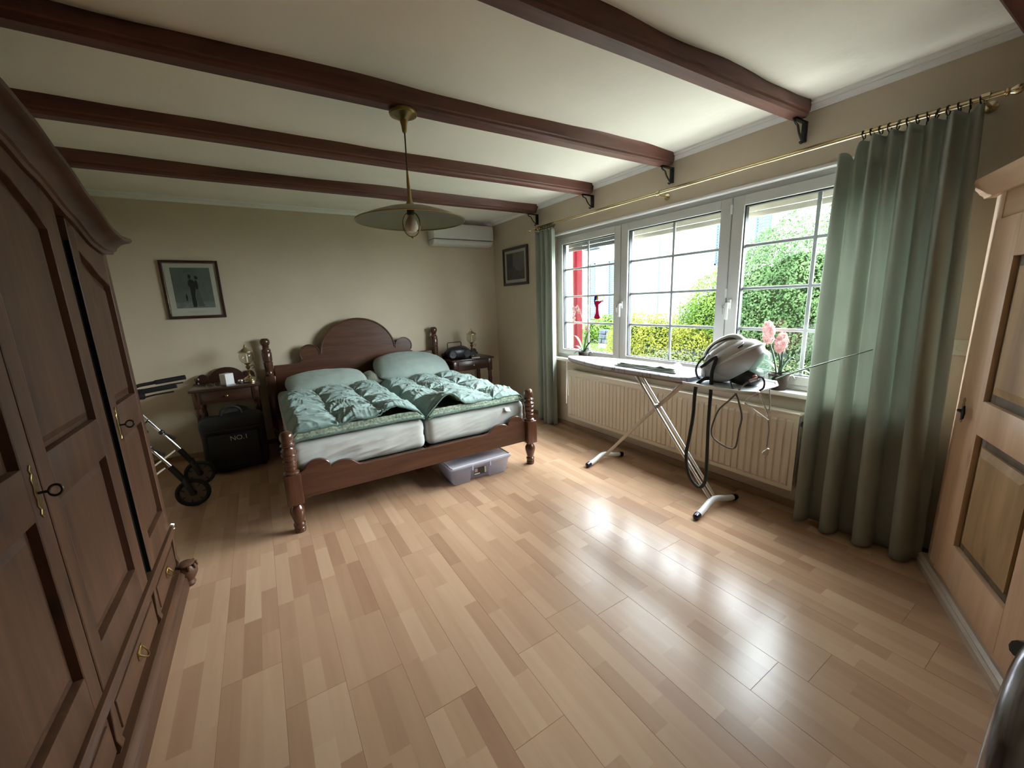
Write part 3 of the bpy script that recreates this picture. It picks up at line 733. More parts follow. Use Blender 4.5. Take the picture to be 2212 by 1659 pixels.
# sweeping cornice
b = B(); prof = [(-3.66, 0.0), (-3.566, 0.0), (-3.560, 0.012), (-3.552, 0.016), (-3.546, 0.030), (-3.528, 0.046), (-3.512, 0.052), (-3.500, 0.054), (-3.490, 0.060), (-3.486, 0.068), (-3.490, 0.078), (-3.66, 0.078)]
n = 96; Ya, Yb = YLft-0.075, YR+0.075
rings = []
for i in range(n+1):
    y = Ya+(Yb-Ya)*i/n; zb = zbot(y); edge = max(0.0, abs(y-YC)-1.15)/0.055
    cut = 0.06*max(0, edge)**2 if edge > 0 else 0
    rings.append([b.bm.verts.new((max(-3.66, xx-0.0*cut), y, zb+dz+0.004*max(0, edge))) for xx, dz in prof])
for a, c in zip(rings, rings[1:]):
    for i in range(len(prof)): b.bm.faces.new((a[i], a[(i+1) % len(prof)], c[(i+1) % len(prof)], c[i]))
b.bm.faces.new(rings[0]); b.bm.faces.new(rings[-1])
bmesh.ops.recalc_face_normals(b.bm, faces=b.bm.faces[:])
part(b, 'cornice', PINEY, WR, ang=28)
b = B()
pr2 = [(YR, 1.792), (YR+0.012, 1.80), (YR+0.02, 1.815), (YR+0.045, 1.838), (YR+0.07, 1.85), (YR+0.075, 1.87), (YR, 1.87)]
b.prism(pr2, 'x', -4.19, -3.655); part(b, 'cornice_return', PINEY, WR)
# doors
def wdoor(ya, yb, pa, pb, esc_y=None, toparch=None, key=False):
    """ya<yb outer edges, pa<pb panel edges; the frame is one mesh, panels, escutcheon and key its sub-parts"""
    x0, x1 = XF-0.042, XF
    zd = 0.372
    b = B()
    def topz(y): return zbot(y)-0.004
    m = 14
    b.prism([(ya, zd), (pa, zd)]+[(pa+(ya-pa)*i/m, topz(pa+(ya-pa)*i/m)) for i in range(m+1)], 'x', x0, x1, 0.0025)
    b.prism([(pb, zd), (yb, zd)]+[(yb+(pb-yb)*i/m, topz(yb+(pb-yb)*i/m)) for i in range(m+1)], 'x', x0, x1, 0.0025)
    b.box(x0, x1, pa, pb, zd, 0.495, 0.0025); b.box(x0, x1, pa, pb, 0.985, 1.13, 0.0025)
    lo_ = [(pa+(pb-pa)*i/m, toparch(pa+(pb-pa)*i/m)) for i in range(m+1)]
    hi_ = [(pb+(pa-pb)*i/m, topz(pb+(pa-pb)*i/m)) for i in range(m+1)]
    b.prism(lo_+hi_, 'x', x0, x1, 0.0025)
    d = part(b, 'door', PINEZ, WR, ang=25)
    # recessed panels with a raised field
    for z0, z1, arch in ((0.495, 0.985, None), (1.13, None, toparch)):
        b = B()
        def P(g, i):
            y = (pa-0.004+g)+((pb+0.004-g)-(pa-0.004+g))*i/m
            return (y, (z1+0.004-g) if arch is None else arch(min(pb, max(pa, y)))+0.004-g)
        def ring(g, x): return [b.bm.verts.new((x, q[0], q[1])) for q in ([(pa-0.004+g, z0-0.004+g), (pb+0.004-g, z0-0.004+g)]+[P(g, m-i) for i in range(m+1)])]
        r0 = ring(0, x1-0.024); r1 = ring(0.018, x1-0.024); r2 = ring(0.042, x1-0.013)
        for A, Bq in ((r0, r1), (r1, r2)):
            for i in range(len(A)): b.bm.faces.new((A[i], A[(i+1) % len(A)], Bq[(i+1) % len(A)], Bq[i]))
        b.bm.faces.new(r2)
        bmesh.ops.recalc_face_normals(b.bm, faces=b.bm.faces[:])
        # thicken towards the back
        rb = ring(0, x0+0.004); b.bm.faces.new(rb)
        for i in range(len(r0)): b.bm.faces.new((r0[i], r0[(i+1) % len(r0)], rb[(i+1) % len(r0)], rb[i]))
        bmesh.ops.recalc_face_normals(b.bm, faces=b.bm.faces[:])
        part(b, 'panel', PINEZ, d, ang=12)
    if esc_y is not None:
        b = B(); z = 1.055
        pts = [(0, .075), (.010, .062), (.004, .05), (.014, .036), (.009, .018), (.014, 0.0), (.009, -.018), (.014, -.036), (.004, -.05), (.010, -.062), (0, -.075)]
        pts = [(esc_y+q[0], z+q[1]) for q in pts]+[(esc_y-q[0], z+q[1]) for q in pts[1:-1][::-1]]
        b.prism(pts, 'x', x1-0.001, x1+0.004, 0.0015); part(b, 'escutcheon', BRASSD, d)
        if key:
            b = B(); b.tube([(x1, esc_y, z-0.005), (x1+0.024, esc_y, z-0.005)], 0.0038, 8)
            c = Vector((x1+0.036, esc_y, z-0.005))
            b.tube([c+Vector((0.013*math.cos(q*PI/9), 0.004*math.sin(q*PI/9), 0.014*math.sin(q*PI/9))) for q in range(18)], 0.0035, 6, closed=True); part(b, 'key', mat('dark_key_iron', (0.06, 0.045, 0.04), rough=0.4, metal=0.8), d)
    return d
A3 = lambda y: lerp([(-2.91, 1.765), (-2.80, 1.725), (-2.70, 1.675), (-2.58, 1.64)], y)
A2 = lambda y: lerp([(-3.57, 1.965), (-3.48, 1.955), (-3.36, 1.92), (-3.25, 1.865), (-3.155, 1.80)], y)
mir = lambda f: (lambda y: f(2*YC-y))
wdoor(-2.972, -2.536, -2.90, -2.585, esc_y=-2.94, toparch=A3, key=True)
wdoor(-3.655, -3.056, -3.585, -3.155, esc_y=None, toparch=A2)
wdoor(-4.275, -3.665, -4.165, -3.735, esc_y=-3.70, toparch=mir(A2), key=True)
wdoor(-4.784, -4.348, -4.735, -4.42, esc_y=-4.38, toparch=mir(A3), key=True)
BLK = mat('gap_shade_black', (0.004, 0.0035, 0.003), rough=0.9, spec=0.1)  # near-black strips put in as shade between the doors
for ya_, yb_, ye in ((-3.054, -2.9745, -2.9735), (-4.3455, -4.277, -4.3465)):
    b = B(); b.box(-3.617, -3.592, ya_, yb_, 0.375, 1.80); gp = part(b, 'gap_shade_board', BLK, WR, smooth=False)
    b = B(); b.box(-3.592, XF-0.003, min(ye, ye+0.001), max(ye, ye+0.001), 0.375, 1.79); part(b, 'edge_shade_strip', BLK, gp, smooth=False)
# waist moulding, drawers, plinth
b = B(); b.prism([(-3.66, 0.325), (XF+0.012, 0.325), (XF+0.016, 0.334), (XF+0.008, 0.345), (XF+0.014, 0.356), (XF+0.010, 0.366), (-3.66, 0.368)], 'y', YLft-0.01, YR+0.01); part(b, 'waist_moulding', PINEY, WR)
b = B(); b.box(-3.66, XF-0.02, YLft, YR, 0.13, 0.325, 0.002); part(b, 'drawer_frame', PINEY, WR)
for ya, yb in ((-3.005, -2.575), (-3.64, -3.055), (-4.265, -3.68), (-4.745, -4.315)):
    b = B(); b.box(XF-0.025, XF, ya, yb, 0.165, 0.312, 0.004); d = part(b, 'drawer', PINEY, WR)
    b = B(); b.box(XF-0.004, XF+0.006, ya+0.025, yb-0.025, 0.185, 0.292, 0.004); part(b, 'drawer_field', PINEY, d)
    yc = (ya+yb)/2
    b = B(); b.box(XF+0.006, XF+0.009, yc-0.03, yc+0.03, 0.235, 0.270, 0.001)
    b.tube(bez([(XF+0.009, yc-0.026, 0.258), (XF+0.024, yc-0.018, 0.236), (XF+0.028, yc, 0.226), (XF+0.024, yc+0.018, 0.236), (XF+0.009, yc+0.026, 0.258)], 4), 0.0035, 6); part(b, 'drawer_pull', BRASSD, d)
for yy in (-2.55, -3.03, -3.66, -4.29, -4.77):
    b = B(); b.prism([(XF-0.02, 0.15), (XF+0.004, 0.15), (XF+0.012, 0.17), (XF+0.004, 0.20), (XF+0.010, 0.32), (XF-0.02, 0.322)], 'y', yy-0.016, yy+0.016, 0.002); part(b, 'corbel', PINEZ, WR)
b = B(); b.prism([(-3.66, 0.0), (XF+0.030, 0.0), (XF+0.030, 0.070), (XF+0.022, 0.078), (XF+0.026, 0.090), (XF+0.018, 0.105), (XF+0.006, 0.112), (XF+0.010, 0.125), (-3.66, 0.130)], 'y', YLft-0.03, YR+0.01); part(b, 'plinth', PINEY, WR)
b = B(); b.box(-4.19, -3.66, YR-0.01, YR+0.012, 0.0, 0.13, 0.003); b.box(-4.19, -3.66, YLft-0.012, YLft+0.01, 0.0, 0.13, 0.003); part(b, 'plinth_return', PINEY, WR)
# carved scroll foot at the corner
b = B(); c = (-3.545, YR+0.012)
b.lathe([(0, 0), (0.022, 0.0), (0.030, 0.016), (0.024, 0.034), (0.034, 0.048), (0.047, 0.075), (0.048, 0.105), (0.036, 0.125), (0.040, 0.133), (0.030, 0.142), (0, 0.145)], (c[0], c[1]-0.01, 0), 16); ft = part(b, 'scroll_foot', PINEZ, WR)
for k in range(5):
    a = R(-70+k*40); b = B(); b.tube([(c[0]+0.047*math.cos(a), c[1]-0.01+0.047*math.sin(a), 0.105), (c[0]+0.043*math.cos(a), c[1]-0.01+0.043*math.sin(a), 0.132)], 0.007, 6); part(b, 'flute', PINEZ, ft)
b = B(); b.tube(bez([(XF-0.01, YR+0.004, 0.345), (XF+0.012, YR+0.022, 0.352), (XF+0.012, YR+0.036, 0.362), (XF, YR+0.03, 0.372)], 4), 0.006, 6); part(b, 'side_latch', CHROME, WR)

# ------------------------------------------------------------------ corner cabinet on the right
th = math.atan2(-0.452, -0.892)
CB = thing('corner_cabinet', 'pine corner cabinet with raised panel door right of the long curtain', 'cabinet', (-0.126, -4.733, 0), th)
M = ROOT[CB.name]; Mi = M.inverted()
def loc(x, y): q = Mi @ Vector((x, y, 0)); return (q.x, q.y)
# footprint in the cabinet's frame: front along +x (towards the camera's right), walls behind
PW = 1.12
fr = M @ Vector((PW, 0, 0))
foot_pts = [(0, 0.03), (PW, 0.03), loc(fr.x, YN+0.02), loc(-0.02, YN+0.02), loc(-0.02, -4.768)]
b = B(); b.prism(foot_pts, 'z', 0.07, 1.90); part(b, 'carcass', CABZ, CB, smooth=False, local=True)
b = B(); b.prism([(-0.004, 0.022), (0.125, 0.005), (0.125, 0.03), (0, 0.05)], 'z', 0.07, 1.885, 0.002); part(b, 'corner_post', CABZ, CB, local=True)
b = B(); b.prism([(PW-0.125, 0.005), (PW, 0.022), (PW, 0.05), (PW-0.125, 0.03)], 'z', 0.07, 1.885, 0.002); part(b, 'corner_post', CABZ, CB, local=True)
b = B(); b.box(0.125, PW-0.125, 0.008, 0.03, 1.775, 1.885, 0.002); part(b, 'frieze', CABX, CB, local=True)
b = B(); b.box(0.125, PW-0.125, 0.008, 0.03, 0.07, 0.115, 0.002); part(b, 'bottom_rail', CABX, CB, local=True)
# door
dx0, dx1, dz0, dz1, pL, pR = 0.130, PW-0.130, 0.12, 1.77, 0.335, 0.785
b = B()
def ctop(x): return 1.70-0.055*(1-math.cos((x-(pL+pR)/2)/((pR-pL)/2)*PI/2))
b.box(dx0, pL, -0.012, 0.012, dz0, dz1, 0.003); b.box(pR, dx1, -0.012, 0.012, dz0, dz1, 0.003)
b.box(pL, pR, -0.012, 0.012, dz0, 0.315, 0.003); b.box(pL, pR, -0.012, 0.012, 0.855, 1.005, 0.003)
b.box(pL, pR, -0.012, 0.012, 1.605, dz1, 0.003)
d = part(b, 'door', CABZ, CB, local=True)
for z0, z1 in ((0.315, 0.855), (1.005, 1.605)):
    # dark moulding sunk round the panel
    b = B(); w_ = 0.045
    for (xa, xb, za, zb) in ((pL, pL+w_, z0, z1), (pR-w_, pR, z0, z1), (pL+w_, pR-w_, z0, z0+w_), (pL+w_, pR-w_, z1-w_, z1)):
        b.box(xa, xb, 0.006, 0.014, za, zb, 0.002)
    mo = part(b, 'panel_moulding', CABM, d, local=True)
    b = B(); g = 0.042
    v = lambda gg, yy: [b.bm.verts.new(q) for q in ((pL+gg, yy, z0+gg), (pR-gg, yy, z0+gg), (pR-gg, yy, z1-gg), (pL+gg, yy, z1-gg))]
    r0, r1, r2 = v(g, 0.012), v(g, -0.004), v(g+0.035, -0.011)
    for A, Bq in ((r0, r1), (r1, r2)):
        for i in range(4): b.bm.faces.new((A[i], A[(i+1) % 4], Bq[(i+1) % 4], Bq[i]))
    b.bm.faces.new(r2); bmesh.ops.recalc_face_normals(b.bm, faces=b.bm.faces[:])
    part(b, 'panel', CABP, d, local=True, ang=10)
b = B(); z = 0.925; x_ = 0.175
pts = [(0, .06), (.012, .05), (.006, .036), (.013, .02), (.008, 0), (.013, -.02), (.006, -.036), (.012, -.05), (0, -.06)]
pts = [(x_+q[0], z+q[1]) for q in pts]+[(x_-q[0], z+q[1]) for q in pts[1:-1][::-1]]
b.prism(pts, 'y', -0.015, -0.011); part(b, 'escutcheon', mat('worn_brass_plate', (0.42, 0.31, 0.18), rough=0.4, metal=0.7), d, local=True)
b = B(); b.tube([(x_, -0.012, z), (x_, -0.030, z), (x_+0.012, -0.034, z), (x_+0.062, -0.034, z+0.002)], 0.0042, 8)
b.prism([(x_+0.058, z-0.004), (x_+0.062, z+0.026), (x_+0.072, z+0.036), (x_+0.082, z+0.004), (x_+0.076, z-0.024), (x_+0.064, z-0.032)], 'y', -0.037, -0.031); part(b, 'key', IRON, d, local=True)
# cornice and plinth round the front
b = B(); prof = [(0.03, 1.885), (-0.006, 1.885), (-0.012, 1.895), (-0.022, 1.902), (-0.030, 1.915), (-0.048, 1.935), (-0.054, 1.950), (-0.054, 1.965), (0.03, 1.968)]
b.prism(prof, 'x', -0.045, PW+0.045); part(b, 'cornice', CABX, CB, local=True)
b = B(); b.prism([(0.03, 0.0), (-0.014, 0.0), (-0.018, 0.04), (-0.010, 0.052), (-0.014, 0.062), (-0.002, 0.074), (0.03, 0.075)], 'x', -0.010, PW+0.015); part(b, 'plinth', wood('cabinet_plinth_wood', (0.40, 0.32, 0.25), (0.58, 0.48, 0.39), 'x', rough=0.5), CB, local=True)

# wall socket beside the curtain
t = thing('wall_socket', 'cream wall socket between the long curtain and the corner cabinet', 'socket', (0, -4.71, 1.185))
b = B(); b.box(-0.011, 0, -4.742, -4.682, 1.145, 1.225, 0.003); part(b, 'plate', mat('cream_plastic', (0.62, 0.57, 0.47), rough=0.4), t)
b = B(); b.lathe([(0.019, 0.011), (0.019, 0.013), (0.016, 0.013), (0.015, 0.006), (0, 0.006)], mtx=Matrix.Translation((0, -4.712, 1.185)) @ Matrix.Rotation(R(-90), 4, 'Y'), segs=16); part(b, 'outlet', MATS['cream_plastic'], t)

# dark tubular frame at the right edge of the picture
t = thing('tubular_stand', 'dark shiny metal tube stand cut off at the lower right edge', 'stand', (-1.95, -5.32, 0))
TUBE = mat('dark_polished_metal', (0.26, 0.25, 0.28), rough=0.25, metal=0.9)
p1 = rayP(2160, 1700, 2, 0.74); p2 = rayP(2232, 1470, 2, 0.86)
b = B(); b.tube(bez([(p1.x+0.02, p1.y-0.02, 0.0), (p1.x, p1.y, 0.35), p1, p2, p2+(p2-p1)*0.5+Vector((0.03, -0.02, 0.0))], 8), 0.026, 12); part(b, 'upright_tube', TUBE, t)
q = rayP(2200, 1402, 2, 0.80)
e2 = p2+(p2-p1)*0.5+Vector((0.03, -0.02, 0.0))
b = B(); b.tube(bez([q, q+Vector((0.05, -0.05, -0.03)), Vector((q.x+0.02, q.y-0.14, q.z-0.06)), e2], 6), [0.016]+[0.020]*18, 10); part(b, 'handle', mat('black_handle', (0.03, 0.028, 0.03), rough=0.3), t)
b = B(); b.tube([(p1.x-0.2, p1.y-0.12, 0.02), (p1.x+0.35, p1.y-0.05, 0.02)], 0.02, 10); part(b, 'foot_tube', TUBE, t)

# ------------------------------------------------------------------ bed
BX0, BX1, BYF, BYH = -2.965, -1.025, -2.28, -0.10
bed = thing('bed', 'dark turned-post double bed with a round-arched headboard', 'bed', (-1.995, -1.19, 0))
FOOTP = [(0, 0), (0.034, 0), (0.036, 0.012), (0.036, 0.028), (0.032, 0.034), (0.037, 0.044), (0.038, 0.060), (0.030, 0.070), (0.033, 0.085), (0.041, 0.115), (0.047, 0.145), (0.045, 0.170), (0.033, 0.188), (0.028, 0.196), (0.034, 0.204), (0.034, 0.212), (0, 0.212)]
UPP = [(0, 0.425), (0.046, 0.425), (0.050, 0.433), (0.044, 0.442), (0.033, 0.448), (0.035, 0.456), (0.039, 0.468), (0.037, 0.482), (0.041, 0.486), (0.037, 0.490), (0.042, 0.515), (0.038, 0.519), (0.044, 0.524), (0.040, 0.528), (0.045, 0.556), (0.041, 0.560), (0.047, 0.566), (0.043, 0.570), (0.047, 0.590), (0.036, 0.602), (0.033, 0.612), (0.043, 0.620), (0.046, 0.628), (0.040, 0.636), (0.036, 0.644), (0.041, 0.655), (0.043, 0.672), (0.041, 0.692), (0.033, 0.711), (0.016, 0.721), (0, 0.723)]
for x in (BX0, BX1):
    b = B(); b.lathe(FOOTP, (x, BYF, 0), 22); b.box(x-0.052, x+0.052, BYF-0.052, BYF+0.052, 0.210, 0.427, 0.012, 2); b.lathe(UPP, (x, BYF, 0), 22); part(b, 'foot_post', BEDZ, bed)
HEADP = [(0, 0.80), (0.040, 0.80), (0.043, 0.815), (0.034, 0.83), (0.036, 0.86), (0.044, 0.90), (0.046, 0.95), (0.040, 0.958), (0.046, 0.965), (0.047, 1.00), (0.049, 1.05), (0.043, 1.06), (0.046, 1.068), (0.044, 1.085), (0.034, 1.10), (0.030, 1.11), (0.036, 1.118), (0.030, 1.126), (0.040, 1.14), (0.049, 1.165), (0.046, 1.19), (0.030, 1.208), (0, 1.213)]
for x in (BX0-0.018, BX1-0.022):
    b = B(); b.lathe(FOOTP, (x, BYH, 0), 20); b.box(x-0.05, x+0.05, BYH-0.05, BYH+0.05, 0.210, 0.80, 0.012, 2); b.lathe(HEADP, (x, BYH, 0), 20); part(b, 'head_post', BEDZ, bed)
# headboard outline
cx = -2.018; pts = [(BX0+0.03, 0.45), (BX1-0.07, 0.45)]
right = [(BX1-0.07, 0.905), (cx+0.70, 0.905), (cx+0.665, 0.915), (cx+0.64, 0.935)]
cE, rE = (cx+0.545, 1.000), 0.103
for k in range(13):
    a = R(-38+k*16.5); right.append((cE[0]+rE*math.cos(a), cE[1]+rE*math.sin(a)))
r_in = []
cA, rx, rz = (cx, 0.985), 0.428, 0.385
right.append((cx+0.432, 1.005))
for k in range(25):
    a = R(2+k*(88/24)); right.append((cA[0]+rx*math.cos(a), cA[1]+rz*math.sin(a)))
left = [(2*cx-q[0], q[1]) for q in right[1:-1][::-1]]
outl = pts+right+left+[(BX0+0.03, 0.905)]
b = B(); b.prism(outl, 'y', BYH-0.018, BYH+0.018, 0.004); hb = part(b, 'headboard', BEDX, bed, ang=25)
ring = [(cA[0]+rx*1.0*math.cos(R(2+k*176/40)), BYH-0.018, cA[1]+rz*math.sin(R(2+k*176/40))) for k in range(41)]
b = B(); b.tube(ring, 0.011, 8); part(b, 'arch_moulding', BEDX, hb)
for s in (1, -1):
    b = B(); b.tube([(cx+s*0.545+rE*math.cos(R(-30+k*11)) if s > 0 else cx-0.545-rE*math.cos(R(-30+k*11)), BYH-0.018, 1.0+rE*math.sin(R(-30+k*11))) for k in range(21)], 0.008, 6); part(b, 'ear_moulding', BEDX, hb)
# footboard with scalloped ends
sc = [(BX1-0.05, 0.235), (BX1-0.05, 0.425)]
for k in range(9):
    a = R(10+k*19); sc.append((-1.185+0.085*math.cos(a), 0.425+0.068*math.sin(a)))
for k in range(8):
    a = R(25+k*17); sc.append((-1.345+0.085*math.cos(a), 0.405+0.042*math.sin(a)))
sc += [(-1.455, 0.392), (-1.50, 0.384)]
scl = [(2*(-1.995)-q[0], q[1]) for q in sc[::-1]]
b = B(); b.prism(sc+scl, 'y', BYF-0.016, BYF+0.016, 0.004); part(b, 'footboard', BEDX, bed, ang=25)
for x in (BX0, BX1):
    b = B(); b.box(x-0.015, x+0.015, BYF+0.05, BYH-0.05, 0.235, 0.385, 0.004); part(b, 'side_rail', BEDY, bed)
b = B(); b.box(-2.015, -1.975, BYF+0.02, BYH-0.05, 0.26, 0.34, 0.004); part(b, 'centre_rail', BEDY, bed)
DKW = mat('slat_frame_wood', (0.035, 0.022, 0.014), rough=0.6)
for k in range(12):
    y = BYF+0.10+k*0.17
    for xa, xb in ((BX0+0.03, -2.02), (-1.97, BX1-0.03)):
        b = B(); b.box(xa, xb, y-0.03, y+0.03, 0.352, 0.368, 0.003); part(b, 'slat', DKW, bed)
for xa in (BX0+0.03, -2.06, -1.97, BX1-0.06):
    b = B(); b.box(xa, xa+0.03, BYF+0.04, BYH-0.06, 0.340, 0.352); part(b, 'slat_rail', DKW, bed)

def ridge(v, o=3):
    s = 0; a = 1; f = 1
    for i in range(o):
        s += a*(1-abs(noise.noise(v*f)*2)); a *= 0.5; f *= 2.1
    return s/1.75
# mattresses
def mattress(label, x0, x1, y0, y1, z0, z1, seed, tagx=None, wr=1.0):
    t = thing('mattress', label, 'mattress', ((x0+x1)/2, (y0+y1)/2, z0), group='mattresses')
    cx_, cy_, cz_ = (x0+x1)/2, (y0+y1)/2, (z0+z1)/2
    b = B(); b.box(x0, x1, y0, y1, z0, z1, 0.055, 4)
    bmesh.ops.subdivide_edges(b.bm, edges=[e for e in b.bm.edges if e.calc_length() > 0.12], cuts=44, use_grid_fill=True)
    for v in b.bm.verts:
        p = v.co; f = 0.006*noise.noise(Vector((p.x*5, p.y*5, p.z*9+seed)))
        if p.y < y0+0.03:   # tension wrinkles running across the foot end of the fitted sheet
            q = (p.z-cz_)/0.12
            f += wr*0.022*ridge(Vector((p.x*2.4+p.z*2.0, seed, p.z*15-p.x*4.5)), 2)*max(0, 1-q*q)
        n_ = Vector(((p.x-cx_)/(x1-x0), (p.y-cy_)/(y1-y0), (p.z-cz_)/(z1-z0)*1.5))
        n_ = n_.normalized()
        v.co = p+n_*f
    part(b, 'fitted_sheet', SHEET, t, ang=70)
    if tagx:
        b = B(); b.grid(5, 4, lambda u, v: Vector((tagx+0.055*u+0.005*v, y0-0.010-0.02*v*v, z1-0.028-0.035*v-0.010*u))); o = part(b, 'care_label', WHITE, t)
        md = o.modifiers.new('t', 'SOLIDIFY'); md.thickness = 0.001
    return t
mattress('left mattress in a wrinkled pale grey fitted sheet', BX0+0.02, -2.005, BYF+0.045, BYH-0.04, 0.370, 0.620, 3.0)
mattress('right mattress in a smooth pale grey sheet with a white label', -1.985, BX1-0.02, BYF+0.045, BYH-0.04, 0.370, 0.610, 8.0, tagx=-1.27, wr=0.35)

# duvets folded double, fleece side showing at the foot end
def duvet(label, x0, x1, yf, yh, zb, seed, lift):
    t = thing('duvet', label, 'duvet', ((x0+x1)/2, (yf+yh)/2, zb), group='folded sage duvets')
    W, D = x1-x0, yh-yf
    qn_x, qn_y = 3, 4
    def h(u, v):
        # puffy quilting squares with gathered wrinkles
        uu = u+0.03*noise.noise(Vector((u*3, v*3, seed))); vv = v+0.03*noise.noise(Vector((u*3+5, v*3, seed)))
        px = abs(math.sin(uu*qn_x*PI)); py = abs(math.sin(vv*qn_y*PI))
        puff = (px**0.55)*(py**0.55)
        x, y = u*W, v*D
        # creases run out from the stitched knots
        cu = round(uu*qn_x)/qn_x; cv = round(vv*qn_y)/qn_y
        ang = math.atan2((vv-cv)*D, (uu-cu)*W); rr = math.hypot((uu-cu)*W, (vv-cv)*D)
        star = math.cos(ang*9+seed+cu*7+cv*5)*math.exp(-rr/0.10)*min(1, rr/0.03)
        th_ = 1.3*PI*noise.noise(Vector((x*2.3, y*2.3, seed+6)))
        a_, b_ = x*math.cos(th_)+y*math.sin(th_), -x*math.sin(th_)+y*math.cos(th_)
        wr = ridge(Vector((a_*13, b_*2.6, seed)), 2)**3*0.018+ridge(Vector((x*9+y*3, y*26, seed+4)), 2)**3*0.010+noise.noise(Vector((x*5, y*6, seed)))*0.010
        edge = min(1, min(u, 1-u)*W/0.07)*min(1, v*D/0.02+0.55)*min(1, (1-v)*D/0.08)
        return (0.016+0.056*puff+wr+0.018*star)*(0.25+0.75*edge)+lift(u)*math.exp(-v*D/0.20)+0.02*noise.noise(Vector((u*2, v*2, seed+9)))
    def drop(u):
        e = max(0, 1-min(u, 1-u)*W/0.06); return 0.045*e*e
    wav = lambda u: 0.012*noise.noise(Vector((u*4, 0, seed+1)))
    nx, ny = 150, 190
    zt = zb+0.040
    b = B()
    def top(u, v): return Vector((x0+W*u, yf+D*v+wav(u)*(1-v), zt+h(u, v)-drop(u)))
    b.grid(nx, ny, top)
    # underside of the top layer
    o = part(b, 'quilted_top', DUVET, t, ang=180)
    md = o.modifiers.new('t', 'SOLIDIFY'); md.thickness = 0.012; md.offset = -1
    o.data.materials.append(FLEECE); md.material_offset = 1; md.material_offset_rim = 0
    # lower layer, fleece up
    b = B()
    def fl(u, v): return Vector((x0+0.01+(W-0.02)*u, yf-0.018+D*0.9*v+wav(u+2), zb+0.030-drop(u)*0.4+0.004*noise.noise(Vector((u*30, v*40, seed)))))
    b.grid(90, 60, fl); o2 = part(b, 'fleece_lining', FLEECE, t, ang=180)
    md = o2.modifiers.new('t', 'SOLIDIFY'); md.thickness = 0.026; md.offset = -1
    b = B(); b.tube([top(i/80, 0)+Vector((0, -0.004, -0.004)) for i in range(81)], 0.0075, 6); part(b, 'piping', PIPING, t)
    b = B(); b.tube([fl(i/80, 0)+Vector((0, -0.003, -0.024)) for i in range(81)], 0.0075, 6); part(b, 'piping', PIPING, t)
    # rolled fleece edge between the two layers
    b = B()
    def fr_(u, v):
        a = fl(u, 0); c = top(u, 0); k = v
        up = min(0.030, c.z-a.z-0.008)
        p = a+Vector((0, 0.012*k*k, up*k))
        return p+Vector((0, 0.006+0.004*noise.noise(Vector((u*70, k*5, seed))), 0))
    b.grid(110, 8, fr_); part(b, 'fleece_edge', FLEECE, t, ang=180)
    return t
duvet('left sage duvet folded double, opening to show fleece at the foot', -2.945, -1.998, BYF+0.055, -0.78, 0.628, 3.3, lambda u: 0.075*math.exp(-((u-0.76)/0.13)**2)+0.012*math.exp(-((u-0.45)/0.1)**2))
duvet('right sage duvet with a curled-up corner beside the middle gap', -1.985, -1.055, BYF+0.050, -0.72, 0.618, 12.1, lambda u: 0.105*math.exp(-((u-0.22)/0.12)**2)-0.005*math.exp(-((u-0.55)/0.1)**2))

# pillows
def pillow(label, c, sx, sy, th_, rx=0.0, ry=0.0, rz=0.0, seed=0.0, m=None, nm='pillow', group='pillows', rnd_=0.10):
    m = m or SHEETG
    Mx = Matrix.Translation(c) @ Matrix.Rotation(rz, 4, 'Z') @ Matrix.Rotation(rx, 4, 'X') @ Matrix.Rotation(ry, 4, 'Y')
    b = B(); n_ = 44
    for sgn in (1, -1):
        def fn(u, v):
            x, y = u*2-1, v*2-1
            k = max(0.0, (1-abs(x)**2.6))**0.6*max(0.0, (1-abs(y)**2.6))**0.6
            pin = 1-0.10*(1-abs(x))*abs(y)**3-0.0
            X = x*sx/2*(1-0.10*y*y); Y = y*sy/2*(1-rnd_*x*x)
            z = sgn*th_/2*k+0.5*0.018*k*noise.noise(Vector((x*2.2, y*2.2, seed+sgn)))+0.006*k*ridge(Vector((x*5, y*2+x, seed)), 2)*sgn
            return Mx @ Vector((X, Y, z))
        b.grid(n_, n_, fn)
    bmesh.ops.remove_doubles(b.bm, verts=b.bm.verts[:], dist=0.0008)
    bmesh.ops.recalc_face_normals(b.bm, faces=b.bm.faces[:])
    t = solo(b, nm, m, label, 'pillow', c, group, ang=180)
    return t
pillow('flat grey-green pillow on the left half of the bed', (-2.47, -0.54, 0.735), 0.80, 0.56, 0.17, rx=R(12), seed=1.0)
pillow('plump grey-green pillow propped against the headboard on the right', (-1.50, -0.47, 0.765), 0.90, 0.68, 0.27, rx=R(18), ry=R(4), rz=R(-8), seed=5.0, rnd_=0.24)
pillow('small grey cushion tucked between the two bed pillows', (-1.985, -0.50, 0.70), 0.22, 0.30, 0.13, rx=R(10), seed=8.0, m=cloth('grey_olive_cushion', (0.17, 0.19, 0.14), (0.22, 0.24, 0.18)), nm='cushion')

